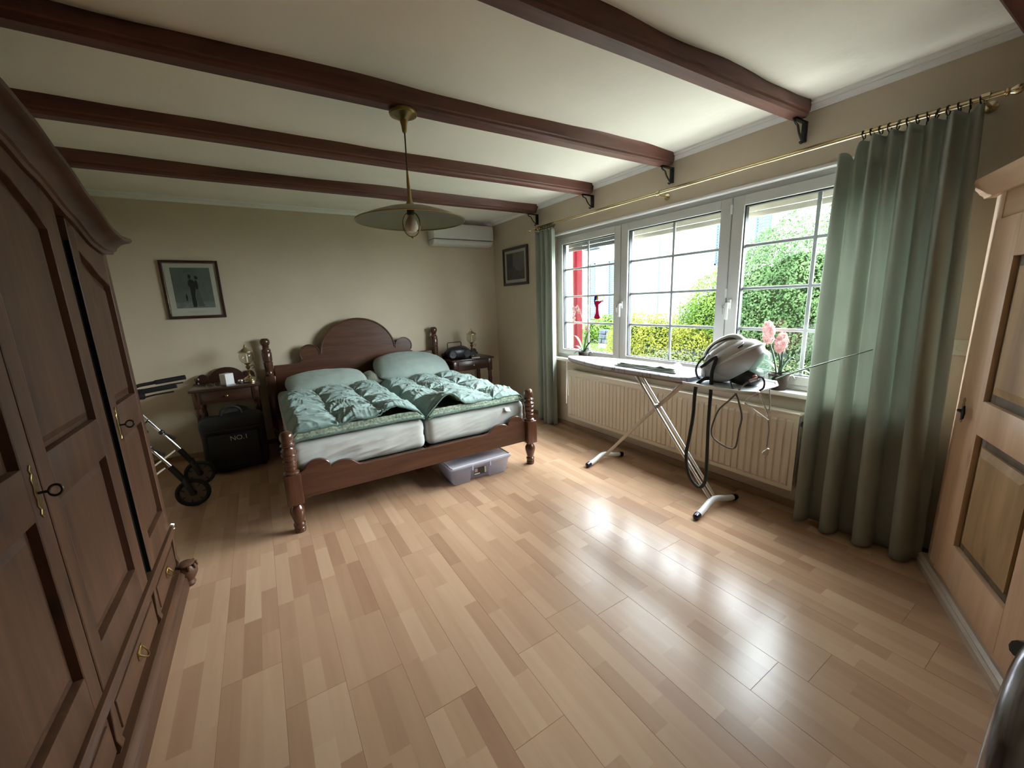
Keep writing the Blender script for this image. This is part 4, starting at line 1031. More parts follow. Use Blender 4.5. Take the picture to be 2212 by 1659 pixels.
# ------------------------------------------------------------------ bedside tables
NSX = wood('nightstand_wood', (0.022, 0.009, 0.005), (0.055, 0.021, 0.012), 'x', rough=0.3, coat=0.3, bump=0.08)
NSZ = wood('nightstand_wood_z', (0.022, 0.009, 0.005), (0.065, 0.024, 0.013), 'z', rough=0.25, coat=0.4, bump=0.08)
def nightstand(label, x0, x1, y0, y1, zt):
    t = thing('bedside_table', label, 'bedside table', ((x0+x1)/2, (y0+y1)/2, 0), group='bedside tables')
    b = B(); b.box(x0-0.02, x1+0.02, y0-0.02, y1, zt-0.025, zt, 0.006); part(b, 'table_top', NSX, t)
    b = B(); b.box(x0+0.012, x1-0.012, y0+0.012, y1-0.012, zt-0.155, zt-0.025, 0.003); part(b, 'apron', NSX, t)
    b = B(); b.box(x0+0.07, x1-0.07, y0, y0+0.014, zt-0.140, zt-0.040, 0.004); d = part(b, 'drawer', NSX, t)
    b = B(); b.lathe([(0.006, 0), (0.006, 0.01), (0.012, 0.016), (0.012, 0.022), (0.006, 0.026), (0, 0.026)], mtx=Matrix.Translation(((x0+x1)/2, y0, zt-0.09)) @ Matrix.Rotation(R(90), 4, 'X'), segs=12); part(b, 'knob', BRASSD, d)
    for x in (x0+0.028, x1-0.028):
        for y in (y0+0.028, y1-0.028):
            b = B(); b.box(x-0.026, x+0.026, y-0.026, y+0.026, zt-0.19, zt-0.026, 0.003)
            b.lathe([(0, 0), (0.018, 0), (0.022, 0.02), (0.016, 0.035), (0.020, 0.08), (0.026, 0.16), (0.022, 0.20), (0.026, 0.21), (0.022, 0.23), (0.018, 0.30), (0.022, 0.40), (0.028, 0.47), (0.022, 0.52), (0.027, 0.53), (0.024, 0.55), (0.024, zt-0.188), (0, zt-0.188)], (x, y, 0), 14); part(b, 'leg', NSZ, t)
    b = B(); b.box(x0+0.03, x1-0.03, y0+0.03, y1-0.03, 0.16, 0.178, 0.003); part(b, 'lower_shelf', NSX, t)
    cx_ = (x0+x1)/2; pts = [(x0+0.02, zt), (x1-0.02, zt), (x1-0.02, zt+0.03)]
    for k in range(9): a = R(-10+k*22); pts.append((cx_+0.205+0.045*math.cos(a), zt+0.045+0.045*math.sin(a)))
    for k in range(13): a = R(5+k*(170/12)); pts.append((cx_+0.155*math.cos(a), zt+0.02+0.125*math.sin(a)))
    for k in range(9): a = R(14+k*22); pts.append((cx_-0.205+0.045*math.cos(a), zt+0.045+0.045*math.sin(a)))
    pts.append((x0+0.02, zt+0.03))
    b = B(); b.prism(pts, 'y', y1-0.022, y1-0.004, 0.002); part(b, 'back_gallery', NSX, t)
    b = B(); b.lathe([(0, 0), (0.012, 0), (0.010, 0.012), (0.020, 0.022), (0.026, 0.040), (0.020, 0.058), (0, 0.066)], (x0+0.02, y1-0.03, zt), 14); part(b, 'ball_finial', NSZ, t)
    return t
nightstand('dark bedside table left of the bed with an arched back rail', -3.645, -3.105, -0.46, -0.03, 0.790)
nightstand('dark bedside table in the corner right of the bed', -0.935, -0.355, -0.43, -0.03, 0.775)

# ------------------------------------------------------------------ glass globe lamps
def lamp(label, x, y, z, seedv=0):
    t = thing('table_lamp', label, 'lamp', (x, y, z), group='brass globe lamps')
    b = B(); b.lathe([(0, 0), (0.062, 0), (0.066, 0.008), (0.066, 0.020), (0.058, 0.026), (0.060, 0.036), (0.046, 0.050), (0.022, 0.060), (0.014, 0.070), (0, 0.070)], (x, y, z), 24); part(b, 'base', BRASS, t)
    b = B(); b.lathe([(0, 0.068), (0.011, 0.070), (0.008, 0.10), (0.016, 0.118), (0.009, 0.132), (0.020, 0.150), (0.022, 0.162), (0.010, 0.176), (0.024, 0.188), (0.028, 0.196), (0, 0.198)], (x, y, z), 16); part(b, 'stem', BRASSD, t)
    b = B(); b.lathe([(0.026, 0.196), (0.046, 0.206), (0.062, 0.232), (0.066, 0.265), (0.060, 0.300), (0.044, 0.322)], (x, y, z), 24); part(b, 'glass_globe', thin('lamp_globe_glass', (0.86, 0.84, 0.78), 0.09, 0.05), t)
    b = B(); b.lathe([(0.070, 0.306), (0.066, 0.318), (0.044, 0.332), (0.020, 0.348), (0.012, 0.360), (0.012, 0.372), (0.004, 0.385), (0, 0.392)], (x, y, z), 24); part(b, 'cap', BRASS, t)
    b = B(); b.lathe([(0, 0.20), (0.010, 0.204), (0.010, 0.26), (0.006, 0.285), (0, 0.30)], (x, y, z), 10); part(b, 'candle_bulb', mat('opal_bulb', (0.75, 0.68, 0.5), rough=0.3), t)
    b = B(); b.tube(bez([(x+0.026, y-0.01, z+0.165), (x+0.05, y-0.015, z+0.175), (x+0.055, y-0.015, z+0.15), (x+0.03, y-0.01, z+0.14)], 4), 0.004, 6); part(b, 'arm', BRASSD, t)
    return t
lamp('brass table lamp with glass globe on the left bedside table', -3.165, -0.34, 0.790)
lamp('brass table lamp with glass globe on the right bedside table', -0.575, -0.27, 0.775)

# things on the left bedside table
t = thing('tissue_box', 'small white cube box on the left bedside table', 'box', (-3.355, -0.38, 0.790), R(38))
b = B(); b.box(-0.042, 0.042, -0.042, 0.042, 0.012, 0.118, 0.003); part(b, 'box_body', mat('white_card', (0.74, 0.74, 0.73), rough=0.6), t, local=True)
b = B(); b.box(-0.046, 0.046, -0.046, 0.046, 0.0, 0.012, 0.002); part(b, 'base', mat('grey_card', (0.35, 0.36, 0.36), rough=0.6), t, local=True)
t = thing('eyeglasses', 'pair of thin wire eyeglasses left of the white cube', 'glasses', (-3.47, -0.40, 0.790))
for k in (0, 1):
    b = B(); c = Vector((-3.50+k*0.062, -0.40, 0.812)); b.tube([c+Vector((0.025*math.cos(q*PI/8), 0, 0.019*math.sin(q*PI/8))) for q in range(16)], 0.0018, 5, closed=True); part(b, 'lens_rim', BRASS, t)
b = B(); b.tube([(-3.475, -0.40, 0.816), (-3.463, -0.40, 0.816)], 0.0018, 5); part(b, 'bridge', BRASS, t)
for k in (0, 1):
    b = B(); b.tube(bez([(-3.525+k*0.112, -0.40, 0.815), (-3.525+k*0.112, -0.32, 0.812), (-3.525+k*0.112, -0.28, 0.7925)], 4), 0.0015, 5); part(b, 'temple', BRASS, t)
t = thing('pill_box', 'small silver-lidded jar in front of the left lamp', 'jar', (-3.245, -0.36, 0.790))
b = B(); b.lathe([(0, 0), (0.022, 0), (0.024, 0.01), (0.024, 0.028), (0, 0.028)], (-3.245, -0.36, 0.790), 16); part(b, 'jar_body', mat('dark_jar', (0.06, 0.05, 0.05), rough=0.3), t)
b = B(); b.lathe([(0, 0.042), (0.022, 0.040), (0.026, 0.034), (0.026, 0.026), (0, 0.026)], (-3.245, -0.36, 0.790), 16); part(b, 'lid', CHROME, t)
# things on the right bedside table
t = thing('radio', 'rounded black portable radio with raised handle on the right table', 'radio', (-0.80, -0.27, 0.775))
b = B(); M = Matrix.Translation((-0.80, -0.27, 0.857)); b.ell((0, 0, 0), (0.155, 0.10, 0.082), 24, 14, mtx=M, pw=0.75); rb = part(b, 'radio_body', mat('dark_grey_radio', (0.022, 0.022, 0.028), rough=0.35), t)
for s in (-1, 1):
    b = B(); b.lathe([(0.052, 0.0), (0.054, 0.008), (0.048, 0.012), (0.010, 0.006), (0, 0.010)], mtx=Matrix.Translation((-0.80+s*0.105, -0.36, 0.845)) @ Matrix.Rotation(R(90), 4, 'X'), segs=18); part(b, 'speaker', BLACK, rb)
b = B(); b.tube([(-0.925, -0.25, 0.86), (-0.925, -0.25, 0.985), (-0.915, -0.25, 0.995), (-0.735, -0.25, 0.995), (-0.725, -0.25, 0.985), (-0.725, -0.25, 0.86)], 0.006, 8); part(b, 'carry_handle', BLACK, t)
t = thing('alarm_clock', 'small dark alarm clock between radio and right lamp', 'clock', (-0.615, -0.35, 0.775))
b = B(); b.lathe([(0, -0.02), (0.04, -0.02), (0.044, -0.012), (0.044, 0.014), (0.040, 0.020), (0, 0.020)], mtx=Matrix.Translation((-0.615, -0.355, 0.822)) @ Matrix.Rotation(R(90), 4, 'X'), segs=20); part(b, 'case', BLACK, t)
b = B(); b.box(-0.645, -0.585, -0.375, -0.335, 0.775, 0.782, 0.002); part(b, 'foot', BLACK, t)
b = B(); b.box(-0.628, -0.602, -0.384, -0.374, 0.80, 0.812, 0.002); part(b, 'brand_plate', mat('pale_pink_plastic', (0.5, 0.4, 0.38), rough=0.4), t)
t = thing('remote_control', 'white remote control lying at the front of the right table', 'remote', (-0.60, -0.42, 0.775), R(-20))
b = B(); b.box(-0.055, 0.055, -0.018, 0.018, 0.0, 0.014, 0.005); part(b, 'remote_body', mat('white_remote', (0.66, 0.64, 0.62), rough=0.4), t, local=True)
b = B(); b.box(-0.045, -0.012, -0.011, 0.011, 0.0135, 0.0155, 0.001); part(b, 'display', mat('grey_display', (0.2, 0.21, 0.2), rough=0.2), t, local=True)
for k in range(3):
    b = B(); b.box(0.004+k*0.014, 0.013+k*0.014, -0.008, 0.008, 0.0135, 0.016, 0.001); part(b, 'button', mat('grey_button', (0.3, 0.3, 0.3), rough=0.5), t, local=True)

# ------------------------------------------------------------------ black bag, rollator
t = thing('travel_bag', 'black travel bag with white lettering before the left bedside table', 'bag', (-3.355, -0.63, 0))
NYL = mat('black_nylon', (0.010, 0.010, 0.011), rough=0.6, bump=0.2, bscale=80)
b = B(); b.box(-3.61, -3.10, -0.755, -0.515, 0.02, 0.545, 0.06, 4)
bmesh.ops.subdivide_edges(b.bm, edges=[e for e in b.bm.edges if e.calc_length() > 0.1], cuts=8, use_grid_fill=True)
for v in b.bm.verts: v.co += Vector((0.010*noise.noise(v.co*7), 0.012*noise.noise(v.co*6+Vector((4, 0, 0))), 0.014*noise.noise(v.co*6+Vector((0, 9, 0)))))
bd = part(b, 'bag_body', NYL, t, ang=70)
b = B(); b.box(-3.56, -3.15, -0.785, -0.750, 0.07, 0.40, 0.025, 3); part(b, 'front_pocket', NYL, t)
b = B(); b.tube(bez([(-3.44, -0.64, 0.535), (-3.42, -0.64, 0.60), (-3.36, -0.64, 0.62), (-3.29, -0.64, 0.60), (-3.27, -0.64, 0.535)], 5), 0.012, 8); part(b, 'carry_handle', NYL, t)
b = B(); b.tube([(-3.57, -0.767, 0.43), (-3.14, -0.767, 0.43)], 0.004, 6); part(b, 'zip', mat('dark_zip', (0.06, 0.06, 0.065), rough=0.4, metal=0.5), t)
me = text_mesh('NO.1', 0.062, 0.0008); me.materials.append(mat('white_print', (0.5, 0.5, 0.5), rough=0.6))
me.transform(Matrix.Translation((-3.315, -0.787, 0.345)) @ Matrix.Rotation(R(90), 4, 'X')); me.transform(ROOT[t.name].inverted())
o = link(bpy.data.objects.new('lettering', me)); o.parent = t
for x in (-3.56, -3.15):
    b = B(); b.lathe([(0, 0), (0.018, 0), (0.02, 0.02), (0, 0.024)], (x, -0.66, 0), 12); part(b, 'bag_foot', RUBBER, t)
# grey towel lying on the bag's far side, in the open table
b = B()
b.grid(24, 18, lambda u, v: Vector((-3.565+0.40*u, -0.43+0.32*v, 0.200+0.30*math.sin(PI*min(1, max(0, u*0.9+0.05)))**0.5*(math.sin(PI*(0.08+0.84*v)))**0.5+0.10*u+0.015*noise.noise(Vector((u*6, v*6, 1))))))
o = solo(b, 'folded_blanket', cloth('grey_blanket', (0.13, 0.135, 0.13), (0.20, 0.205, 0.20)), 'grey blanket stuffed on the shelf behind the black bag', 'blanket', (-3.37, -0.28, 0.178), ang=180)
md = o.modifiers.new('t', 'SOLIDIFY'); md.thickness = 0.02; md.offset = -1

t = thing('rollator', 'folding rollator with black handles and wheels beside the wardrobe end', 'walker', (-3.85, -1.14, 0))
def wheel(x, y, r, nm='wheel'):
    M = Matrix.Translation((x, y, r)) @ Matrix.Rotation(R(90), 4, 'X')
    b = B(); b.tube([M @ Vector(((r-0.016)*math.cos(q*PI/14), (r-0.016)*math.sin(q*PI/14), 0)) for q in range(28)], 0.016, 8, closed=True); wh = part(b, nm, RUBBER, t)
    b = B(); b.lathe([(r-0.032, -0.009), (r-0.022, -0.011), (r-0.022, 0.011), (r-0.032, 0.009), (r-0.032, -0.009)], mtx=M, segs=24); b.lathe([(0, -0.016), (0.024, -0.016), (0.027, -0.010), (0.027, 0.010), (0.024, 0.016), (0, 0.016)], mtx=M, segs=16)
    for k in range(7):
        a = 2*PI*k/7; b.tube([M @ Vector((0.02*math.cos(a), 0.02*math.sin(a), 0)), M @ Vector(((r-0.028)*math.cos(a), (r-0.028)*math.sin(a), 0))], [0.011, 0.007], 6)
    part(b, 'hub', BLACK, wh)
    b = B(); b.lathe([(0, 0.017), (r-0.034, 0.004), (r-0.034, -0.004), (0, -0.004)], mtx=M, segs=20); part(b, 'rim_cover', mat('grey_wheel_disc', (0.11, 0.09, 0.075), rough=0.5), wh)
for y in (-1.36, -0.90):
    wheel(-3.635, y, 0.115); wheel(-4.08, y, 0.10)
    b = B(); b.tube([(-3.635, y-0.03, 0.115), (-3.655, y-0.03, 0.19), (-3.68, y, 0.26)], 0.020, 8, flat=0.7); b.tube([(-3.635, y+0.03, 0.115), (-3.655, y+0.03, 0.19), (-3.68, y, 0.26)], 0.016, 8, flat=0.7); b.tube([(-3.66, y, 0.20), (-3.74, y, 0.36)], 0.022, 10); part(b, 'fork', BLACK, t)
    b = B(); b.tube([(-3.70, y, 0.30), (-3.98, y, 0.80)], 0.0125, 10); part(b, 'frame_tube', CHROME, t)
    b = B(); b.tube([(-3.76, y-0.015, 0.36), (-4.06, y-0.015, 0.16)], 0.011, 8); b.tube([(-4.08, y-0.02, 0.10), (-4.05, y-0.02, 0.19)], 0.013, 8); part(b, 'rear_tube', CHROME, t)
    b = B(); b.tube([(-3.82, y, 0.52), (-3.75, y, 0.46)], 0.011, 8); b.ell((-3.83, y, 0.535), (0.022, 0.022, 0.022), 10, 8); part(b, 'clamp', BLACK, t)
    b = B(); b.tube(bez([(-3.98, y, 0.78), (-3.99, y, 0.86), (-3.93, y, 0.935), (-3.83, y, 0.955), (-3.62, y, 0.975)], 6), 0.014, 10); h = part(b, 'push_handle', BLACK, t)
    b = B(); b.tube([(-3.80, y, 0.958), (-3.60, y, 0.977)], 0.019, 10); part(b, 'grip', RUBBER, h)
    b = B(); b.tube(bez([(-3.93, y-0.01, 0.90), (-3.84, y-0.01, 0.905), (-3.74, y-0.01, 0.925), (-3.62, y-0.01, 0.935)], 5), 0.006, 6); b.box(-3.96, -3.88, y-0.02, y+0.02, 0.83, 0.915, 0.008); part(b, 'brake_lever', BLACK, h)
b = B(); b.tube([(-3.90, -1.36, 0.655), (-3.90, -0.90, 0.655)], 0.011, 8); part(b, 'cross_bar', CHROME, t)
b = B(); b.box(-4.06, -3.90, -1.33, -0.93, 0.55, 0.58, 0.012); part(b, 'seat', NYL, t)

# ------------------------------------------------------------------ storage box under the bed
t = thing('storage_box', 'clear plastic storage box with lid pushed under the bed foot', 'box', (-1.555, -2.13, 0))
PLA = thin('milky_clear_plastic', (0.93, 0.93, 0.97), 0.06, 0.25, (0.86, 0.86, 0.94), 0.30)
PLL = thin('milky_lid_plastic', (0.85, 0.88, 0.96), 0.06, 0.2, (0.84, 0.86, 0.95), 0.6)
x0, x1, y0, y1 = -1.845, -1.275, -2.335, -1.95
b = B()
def sq(z, g, notch):
    e = 0.025; P = []
    cn = [(x0+g, y0+g), (x1-g, y0+g), (x1-g, y1-g), (x0+g, y1-g)]
    # front edge with a step-in for the grip
    nx0, nx1 = -1.665, -1.475
    P += [(x0+g, y0+g+e), (x0+g+e*0.3, y0+g+e*0.3), (x0+g+e, y0+g), (nx0-0.004, y0+g), (nx0+0.004, y0+g+notch), (nx1-0.004, y0+g+notch), (nx1+0.004, y0+g), (x1-g-e, y0+g), (x1-g-e*0.3, y0+g+e*0.3), (x1-g, y0+g+e), (x1-g, y1-g-e), (x1-g-e, y1-g), (x0+g+e, y1-g), (x0+g, y1-g-e)]
    return [b.bm.verts.new((p[0], p[1], z)) for p in P]
rs = [sq(0.006, 0.035, 0.035), sq(0.03, 0.026, 0.030), sq(0.105, 0.012, 0.018), sq(0.135, 0.008, 0.0), sq(0.140, 0.0, 0.0), sq(0.150, 0.0, 0.0)]
b.bm.faces.new(rs[0])
for a, c in zip(rs, rs[1:]):
    for i in range(len(a)): b.bm.faces.new((a[i], a[(i+1) % len(a)], c[(i+1) % len(a)], c[i]))
bmesh.ops.recalc_face_normals(b.bm, faces=b.bm.faces[:])
o = part(b, 'tub', PLA, t, ang=30); md = o.modifiers.new('t', 'SOLIDIFY'); md.thickness = 0.002
b = B(); b.box(x0-0.006, x1+0.006, y0-0.006, y1+0.006, 0.150, 0.172, 0.010, 3); ld_ = part(b, 'lid', PLL, t)
b = B(); ringp = [(x0+0.01, y0+0.004), (x1-0.01, y0+0.004), (x1-0.004, y0+0.01), (x1-0.004, y1-0.01), (x1-0.01, y1-0.004), (x0+0.01, y1-0.004), (x0+0.004, y1-0.01), (x0+0.004, y0+0.01)]
b.tube([(q[0], q[1], 0.173) for q in ringp], 0.007, 6, closed=True); part(b, 'lid_rim', mat('milky_white_rim', (0.74, 0.75, 0.84), rough=0.3), ld_)
for x in (-1.655, -1.485):
    b = B(); b.box(x-0.006, x+0.006, y0-0.010, y0-0.002, 0.118, 0.165, 0.003); part(b, 'latch', PLL, t)
b = B(); b.box(-1.632, -1.515, y0+0.020, y0+0.023, 0.055, 0.118); lb = part(b, 'paper_label', mat('dark_label', (0.03, 0.03, 0.028), rough=0.5), t, smooth=False)
for xa, xb, za, zb, cc in ((-1.628, -1.600, 0.082, 0.112, (0.35, 0.28, 0.27)), (-1.630, -1.580, 0.060, 0.070, (0.6, 0.58, 0.55)), (-1.532, -1.518, 0.060, 0.115, (0.55, 0.53, 0.5)), (-1.596, -1.590, 0.075, 0.112, (0.12, 0.02, 0.02))):
    b = B(); b.box(xa, xb, y0+0.0185, y0+0.0199, za, zb); part(b, 'label_print', mat('label_%d' % int(xa*-1000+za*1000), cc, rough=0.5), lb, smooth=False)
b = B(); b.box(x0+0.07, x1-0.10, y0+0.09, y1-0.08, 0.012, 0.085, 0.02); part(b, 'folded_contents', cloth('grey_lilac_textile', (0.30, 0.29, 0.36), (0.42, 0.41, 0.50)), t)

# ------------------------------------------------------------------ pictures
PF = mat('dark_red_brown_frame', (0.030, 0.010, 0.010), rough=0.3, coat=0.3); MATB = mat('cream_mount', (0.40, 0.385, 0.32), rough=0.8)
t = thing('framed_picture', 'framed print of two dancing figures on the bed wall', 'picture', (-3.517, -0.004, 1.735), group='framed pictures')
x0, x1, z0, z1 = -3.752, -3.283, 1.452, 2.020
b = B(); fw = 0.024
for (xa, xb, za, zb) in ((x0, x0+fw, z0, z1), (x1-fw, x1, z0, z1), (x0+fw, x1-fw, z0, z0+fw), (x0+fw, x1-fw, z1-fw, z1)): b.box(xa, xb, -0.028, -0.004, za, zb, 0.004)
part(b, 'frame', PF, t)
b = B()
for (xa, xb, za, zb) in ((x0+fw, x0+fw+.006, z0+fw, z1-fw), (x1-fw-.006, x1-fw, z0+fw, z1-fw), (x0+fw+.006, x1-fw-.006, z0+fw, z0+fw+.006), (x0+fw+.006, x1-fw-.006, z1-fw-.006, z1-fw)): b.box(xa, xb, -0.022, -0.012, za, zb)
part(b, 'gilt_slip', BRASS, t, smooth=False)
b = B(); b.box(x0+fw, x1-fw, -0.012, -0.006, z0+fw, z1-fw); part(b, 'mount', MATB, t, smooth=False)
b = B(); a0, a1, c0, c1 = x0+0.078, x1-0.078, z0+0.105, z1-0.070; b.box(a0, a1, -0.0135, -0.012, c0, c1); pr = part(b, 'print', mat('grey_green_print', (0.085, 0.105, 0.085), rough=0.6, var=0.25, vscale=7), t, smooth=False)
b = B(); b.box(a0, a1, -0.0140, -0.0135, c0, c0+0.06); part(b, 'print_ground', mat('print_pale_ground', (0.13, 0.145, 0.135), rough=0.6, var=0.3, vscale=20), pr, smooth=False)
DK = mat('print_dark_figure', (0.008, 0.009, 0.008), rough=0.6); GR = mat('print_grey_dress', (0.07, 0.075, 0.07), rough=0.6)
def fig(pts, m, y): b = B(); b.prism([(a0+(a1-a0)*q[0], c0+(c1-c0)*q[1]) for q in pts], 'y', y-0.0004, y); part(b, 'print_figure', m, pr, smooth=False)
fig([(.42, .02), (.52, .02), (.53, .10), (.52, .30), (.56, .48), (.58, .62), (.52, .70), (.44, .72), (.40, .68), (.38, .58), (.42, .50), (.42, .38), (.42, .20)], DK, -0.0144)
fig([(.41, .76), (.44, .72), (.48, .74), (.49, .80), (.46, .84), (.42, .83)], DK, -0.0144)
fig([(.56, .04), (.72, .04), (.68, .20), (.66, .36), (.63, .48), (.58, .46), (.55, .30)], GR, -0.0142)
fig([(.58, .46), (.63, .48), (.64, .58), (.62, .68), (.57, .70), (.55, .58)], DK, -0.0143)
fig([(.58, .72), (.64, .71), (.66, .77), (.62, .80), (.57, .79)], DK, -0.0144)
fig([(.28, .18), (.31, .18), (.325, .28), (.30, .36), (.275, .33), (.27, .26)], DK, -0.0143)
b = B(); b.box(x0+0.155, x1-0.155, -0.0125, -0.012, z0+0.068, z0+0.071); b.box(x0+0.175, x1-0.175, -0.0125, -0.012, z0+0.056, z0+0.0585); part(b, 'caption_lines', mat('caption_grey', (0.28, 0.27, 0.23), rough=0.8), t, smooth=False)
t = thing('framed_picture', 'small dark-framed grey print on the window wall beside the curtain', 'picture', (-0.004, -0.573, 1.96), group='framed pictures')
y0, y1, z0, z1 = -0.872, -0.272, 1.715, 2.205
b = B(); fw = 0.034
for (ya, yb, za, zb) in ((y0, y0+fw, z0, z1), (y1-fw, y1, z0, z1), (y0+fw, y1-fw, z0, z0+fw), (y0+fw, y1-fw, z1-fw, z1)): b.box(-0.028, -0.004, ya, yb, za, zb, 0.004)
part(b, 'frame', mat('dark_brown_frame', (0.032, 0.022, 0.024), rough=0.4), t)
b = B(); b.box(-0.012, -0.006, y0+fw, y1-fw, z0+fw, z1-fw); part(b, 'mount', MATB, t, smooth=False)
b = B(); b.box(-0.0135, -0.012, y0+0.085, y1-0.085, z0+0.075, z1-0.070); pr = part(b, 'print', mat('grey_photo_print', (0.12, 0.115, 0.11), rough=0.6, var=0.2, vscale=8), t, smooth=False)
b = B(); b.box(-0.0139, -0.0135, -0.515, y1-0.085, z0+0.20, z1-0.070); part(b, 'print_tower', mat('print_dark_tower', (0.05, 0.05, 0.046), rough=0.6), pr, smooth=False)
b = B(); b.prism([(y0+0.085, z0+0.075), (y1-0.085, z0+0.075), (y1-0.085, z0+0.20), (-0.52, z0+0.22), (-0.55, z0+0.25), (-0.60, z0+0.19), (-0.70, z0+0.175), (y0+0.085, z0+0.215)], 'x', -0.0143, -0.0139); part(b, 'print_foreground', mat('print_grey_ground', (0.065, 0.06, 0.055), rough=0.6, var=0.3, vscale=15), pr, smooth=False)

# ------------------------------------------------------------------ air conditioner
t = thing('air_conditioner', 'white wall-mounted air conditioner high in the bed wall corner', 'air conditioner', (-0.555, -0.002, 2.25))
ACW = mat('air_conditioner_white', (0.66, 0.65, 0.62), rough=0.3)
x0, x1 = -0.985, -0.12
pr_ = [(0, 2.52), (-0.15, 2.525), (-0.175, 2.515), (-0.195, 2.48), (-0.203, 2.42), (-0.200, 2.345), (-0.185, 2.33), (0, 2.33)]
b = B(); b.prism([(q[0]-0.002, q[1]) for q in pr_], 'x', x0, x1, 0.006, 2); bd = part(b, 'casing', ACW, t, ang=30)
b = B(); b.prism([(-0.002, 2.322), (-0.180, 2.322), (-0.192, 2.315), (-0.170, 2.275), (-0.140, 2.258), (-0.05, 2.252), (-0.002, 2.255)], 'x', x0+0.004, x1-0.004, 0.004, 2); lw = part(b, 'lower_casing', ACW, t, ang=30)
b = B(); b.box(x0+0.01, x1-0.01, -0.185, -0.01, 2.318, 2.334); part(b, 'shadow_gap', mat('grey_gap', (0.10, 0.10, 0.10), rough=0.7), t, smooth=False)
b = B(); M_ = Matrix.Translation((0, 0, 0)); b.prism([(-0.190, 2.306), (-0.196, 2.302), (-0.172, 2.268), (-0.165, 2.270)], 'x', x0+0.05, x1-0.05, 0.001); part(b, 'louvre_flap', ACW, t)

# ------------------------------------------------------------------ pendant lamp
px, py = -2.211, -2.92
t = thing('pendant_lamp', 'brass pendant lamp with wide shallow shade hanging from a beam', 'lamp', (px, py, 2.50))
b = B(); b.lathe([(0, 2.499), (0.070, 2.498), (0.074, 2.488), (0.070, 2.478), (0.045, 2.468), (0.022, 2.455), (0.016, 2.430), (0.012, 2.400), (0.006, 2.392), (0, 2.392)], (px, py, 0), 24); part(b, 'ceiling_rose', BRASSD, t)
b = B(); b.tube([(px, py, 2.395), (px-0.004, py, 2.20)], 0.004, 8); part(b, 'cord', mat('brown_cord', (0.035, 0.03, 0.018), rough=0.6), t)
b = B(); b.lathe([(0, 2.21), (0.0055, 2.208), (0.0085, 2.15), (0.011, 2.075), (0.018, 2.045), (0.026, 2.034), (0.026, 2.028), (0, 2.028)], (px-0.004, py, 0), 14); part(b, 'stem', BRASSD, t)
b = B(); b.lathe([(0.022, 2.032), (0.060, 2.026), (0.14, 2.008), (0.22, 1.982), (0.288, 1.955), (0.296, 1.950), (0.294, 1.947)], (px-0.004, py, 0), 48)
o = part(b, 'shade', mat('dull_brass_shade', (0.17, 0.135, 0.065), rough=0.42, metal=0.6), t, ang=60); md = o.modifiers.new('t', 'SOLIDIFY'); md.thickness = 0.002
b = B(); b.tube([(px-0.004+0.296*math.cos(q*PI/32), py+0.296*math.sin(q*PI/32), 1.949) for q in range(64)], 0.0035, 6, closed=True); part(b, 'rim', BRASSD, o)
b = B(); b.lathe([(0, 2.03), (0.020, 2.028), (0.020, 1.985), (0.016, 1.980), (0, 1.980)], (px-0.004, py, 0), 14); part(b, 'socket', mat('dark_socket', (0.02, 0.018, 0.015), rough=0.5), t)
b = B(); b.lathe([(0.014, 1.985), (0.017, 1.970), (0.029, 1.950), (0.036, 1.928), (0.034, 1.908), (0.022, 1.892), (0, 1.886)], (px-0.004, py, 0), 20); part(b, 'bulb', mat('opal_glass_bulb', (0.72, 0.66, 0.55), rough=0.2), t)
b = B(); c = Vector((px-0.004, py, 1.932)); d_ = Vector((_r.x, _r.y, 0))
b.tube([c+d_*0.048*math.cos(q*PI/14)+Vector((0, 0, 0.066*math.sin(q*PI/14))) for q in range(28)], 0.0032, 6, closed=True); b.ell((c.x, c.y, c.z-0.068), (0.007, 0.007, 0.007), 8, 6); part(b, 'pull_loop', BRASSD, t)
t.location.z += 0.011

# ------------------------------------------------------------------ ironing board
IB = thing('ironing_board', 'ironing board with grey leaf print cover in front of the window', 'ironing board', (-0.44, -3.05, 0))
ZB = 0.952
# printed cotton cover: pale lilac-white with loose grey leaf outlines
CV = bpy.data.materials.new('leaf_print_cover'); CV.use_nodes = True
nt = CV.node_tree; N = nt.nodes; L = nt.links; p = N['Principled BSDF']; p.inputs['Roughness'].default_value = 0.8; p.inputs['Specular IOR Level'].default_value = 0.2
tc = N.new('ShaderNodeTexCoord'); mp = N.new('ShaderNodeMapping'); mp.inputs['Scale'].default_value = (7, 3.6, 1); L.new(tc.outputs['Object'], mp.inputs['Vector'])
v = N.new('ShaderNodeTexVoronoi'); v.feature = 'F1'; v.inputs['Scale'].default_value = 1.6; L.new(mp.outputs[0], v.inputs['Vector'])
ns = N.new('ShaderNodeTexNoise'); ns.inputs['Scale'].default_value = 3.0; L.new(mp.outputs[0], ns.inputs['Vector'])
ad = N.new('ShaderNodeMath'); ad.operation = 'MULTIPLY_ADD'; ad.inputs[1].default_value = 0.5; L.new(ns.outputs['Fac'], ad.inputs[0]); L.new(v.outputs['Distance'], ad.inputs[2])
sn = N.new('ShaderNodeMath'); sn.operation = 'PINGPONG'; sn.inputs[1].default_value = 0.11; L.new(ad.outputs[0], sn.inputs[0])
rp = N.new('ShaderNodeValToRGB'); e = rp.color_ramp.elements; e[0].position = 0.006; e[0].color = (0, 0, 0, 1); e[1].position = 0.026; e[1].color = (1, 1, 1, 1)
L.new(sn.outputs[0], rp.inputs['Fac'])
nm_ = N.new('ShaderNodeTexNoise'); nm_.inputs['Scale'].default_value = 2.1; nm_.inputs['Detail'].default_value = 1; L.new(mp.outputs[0], nm_.inputs['Vector'])
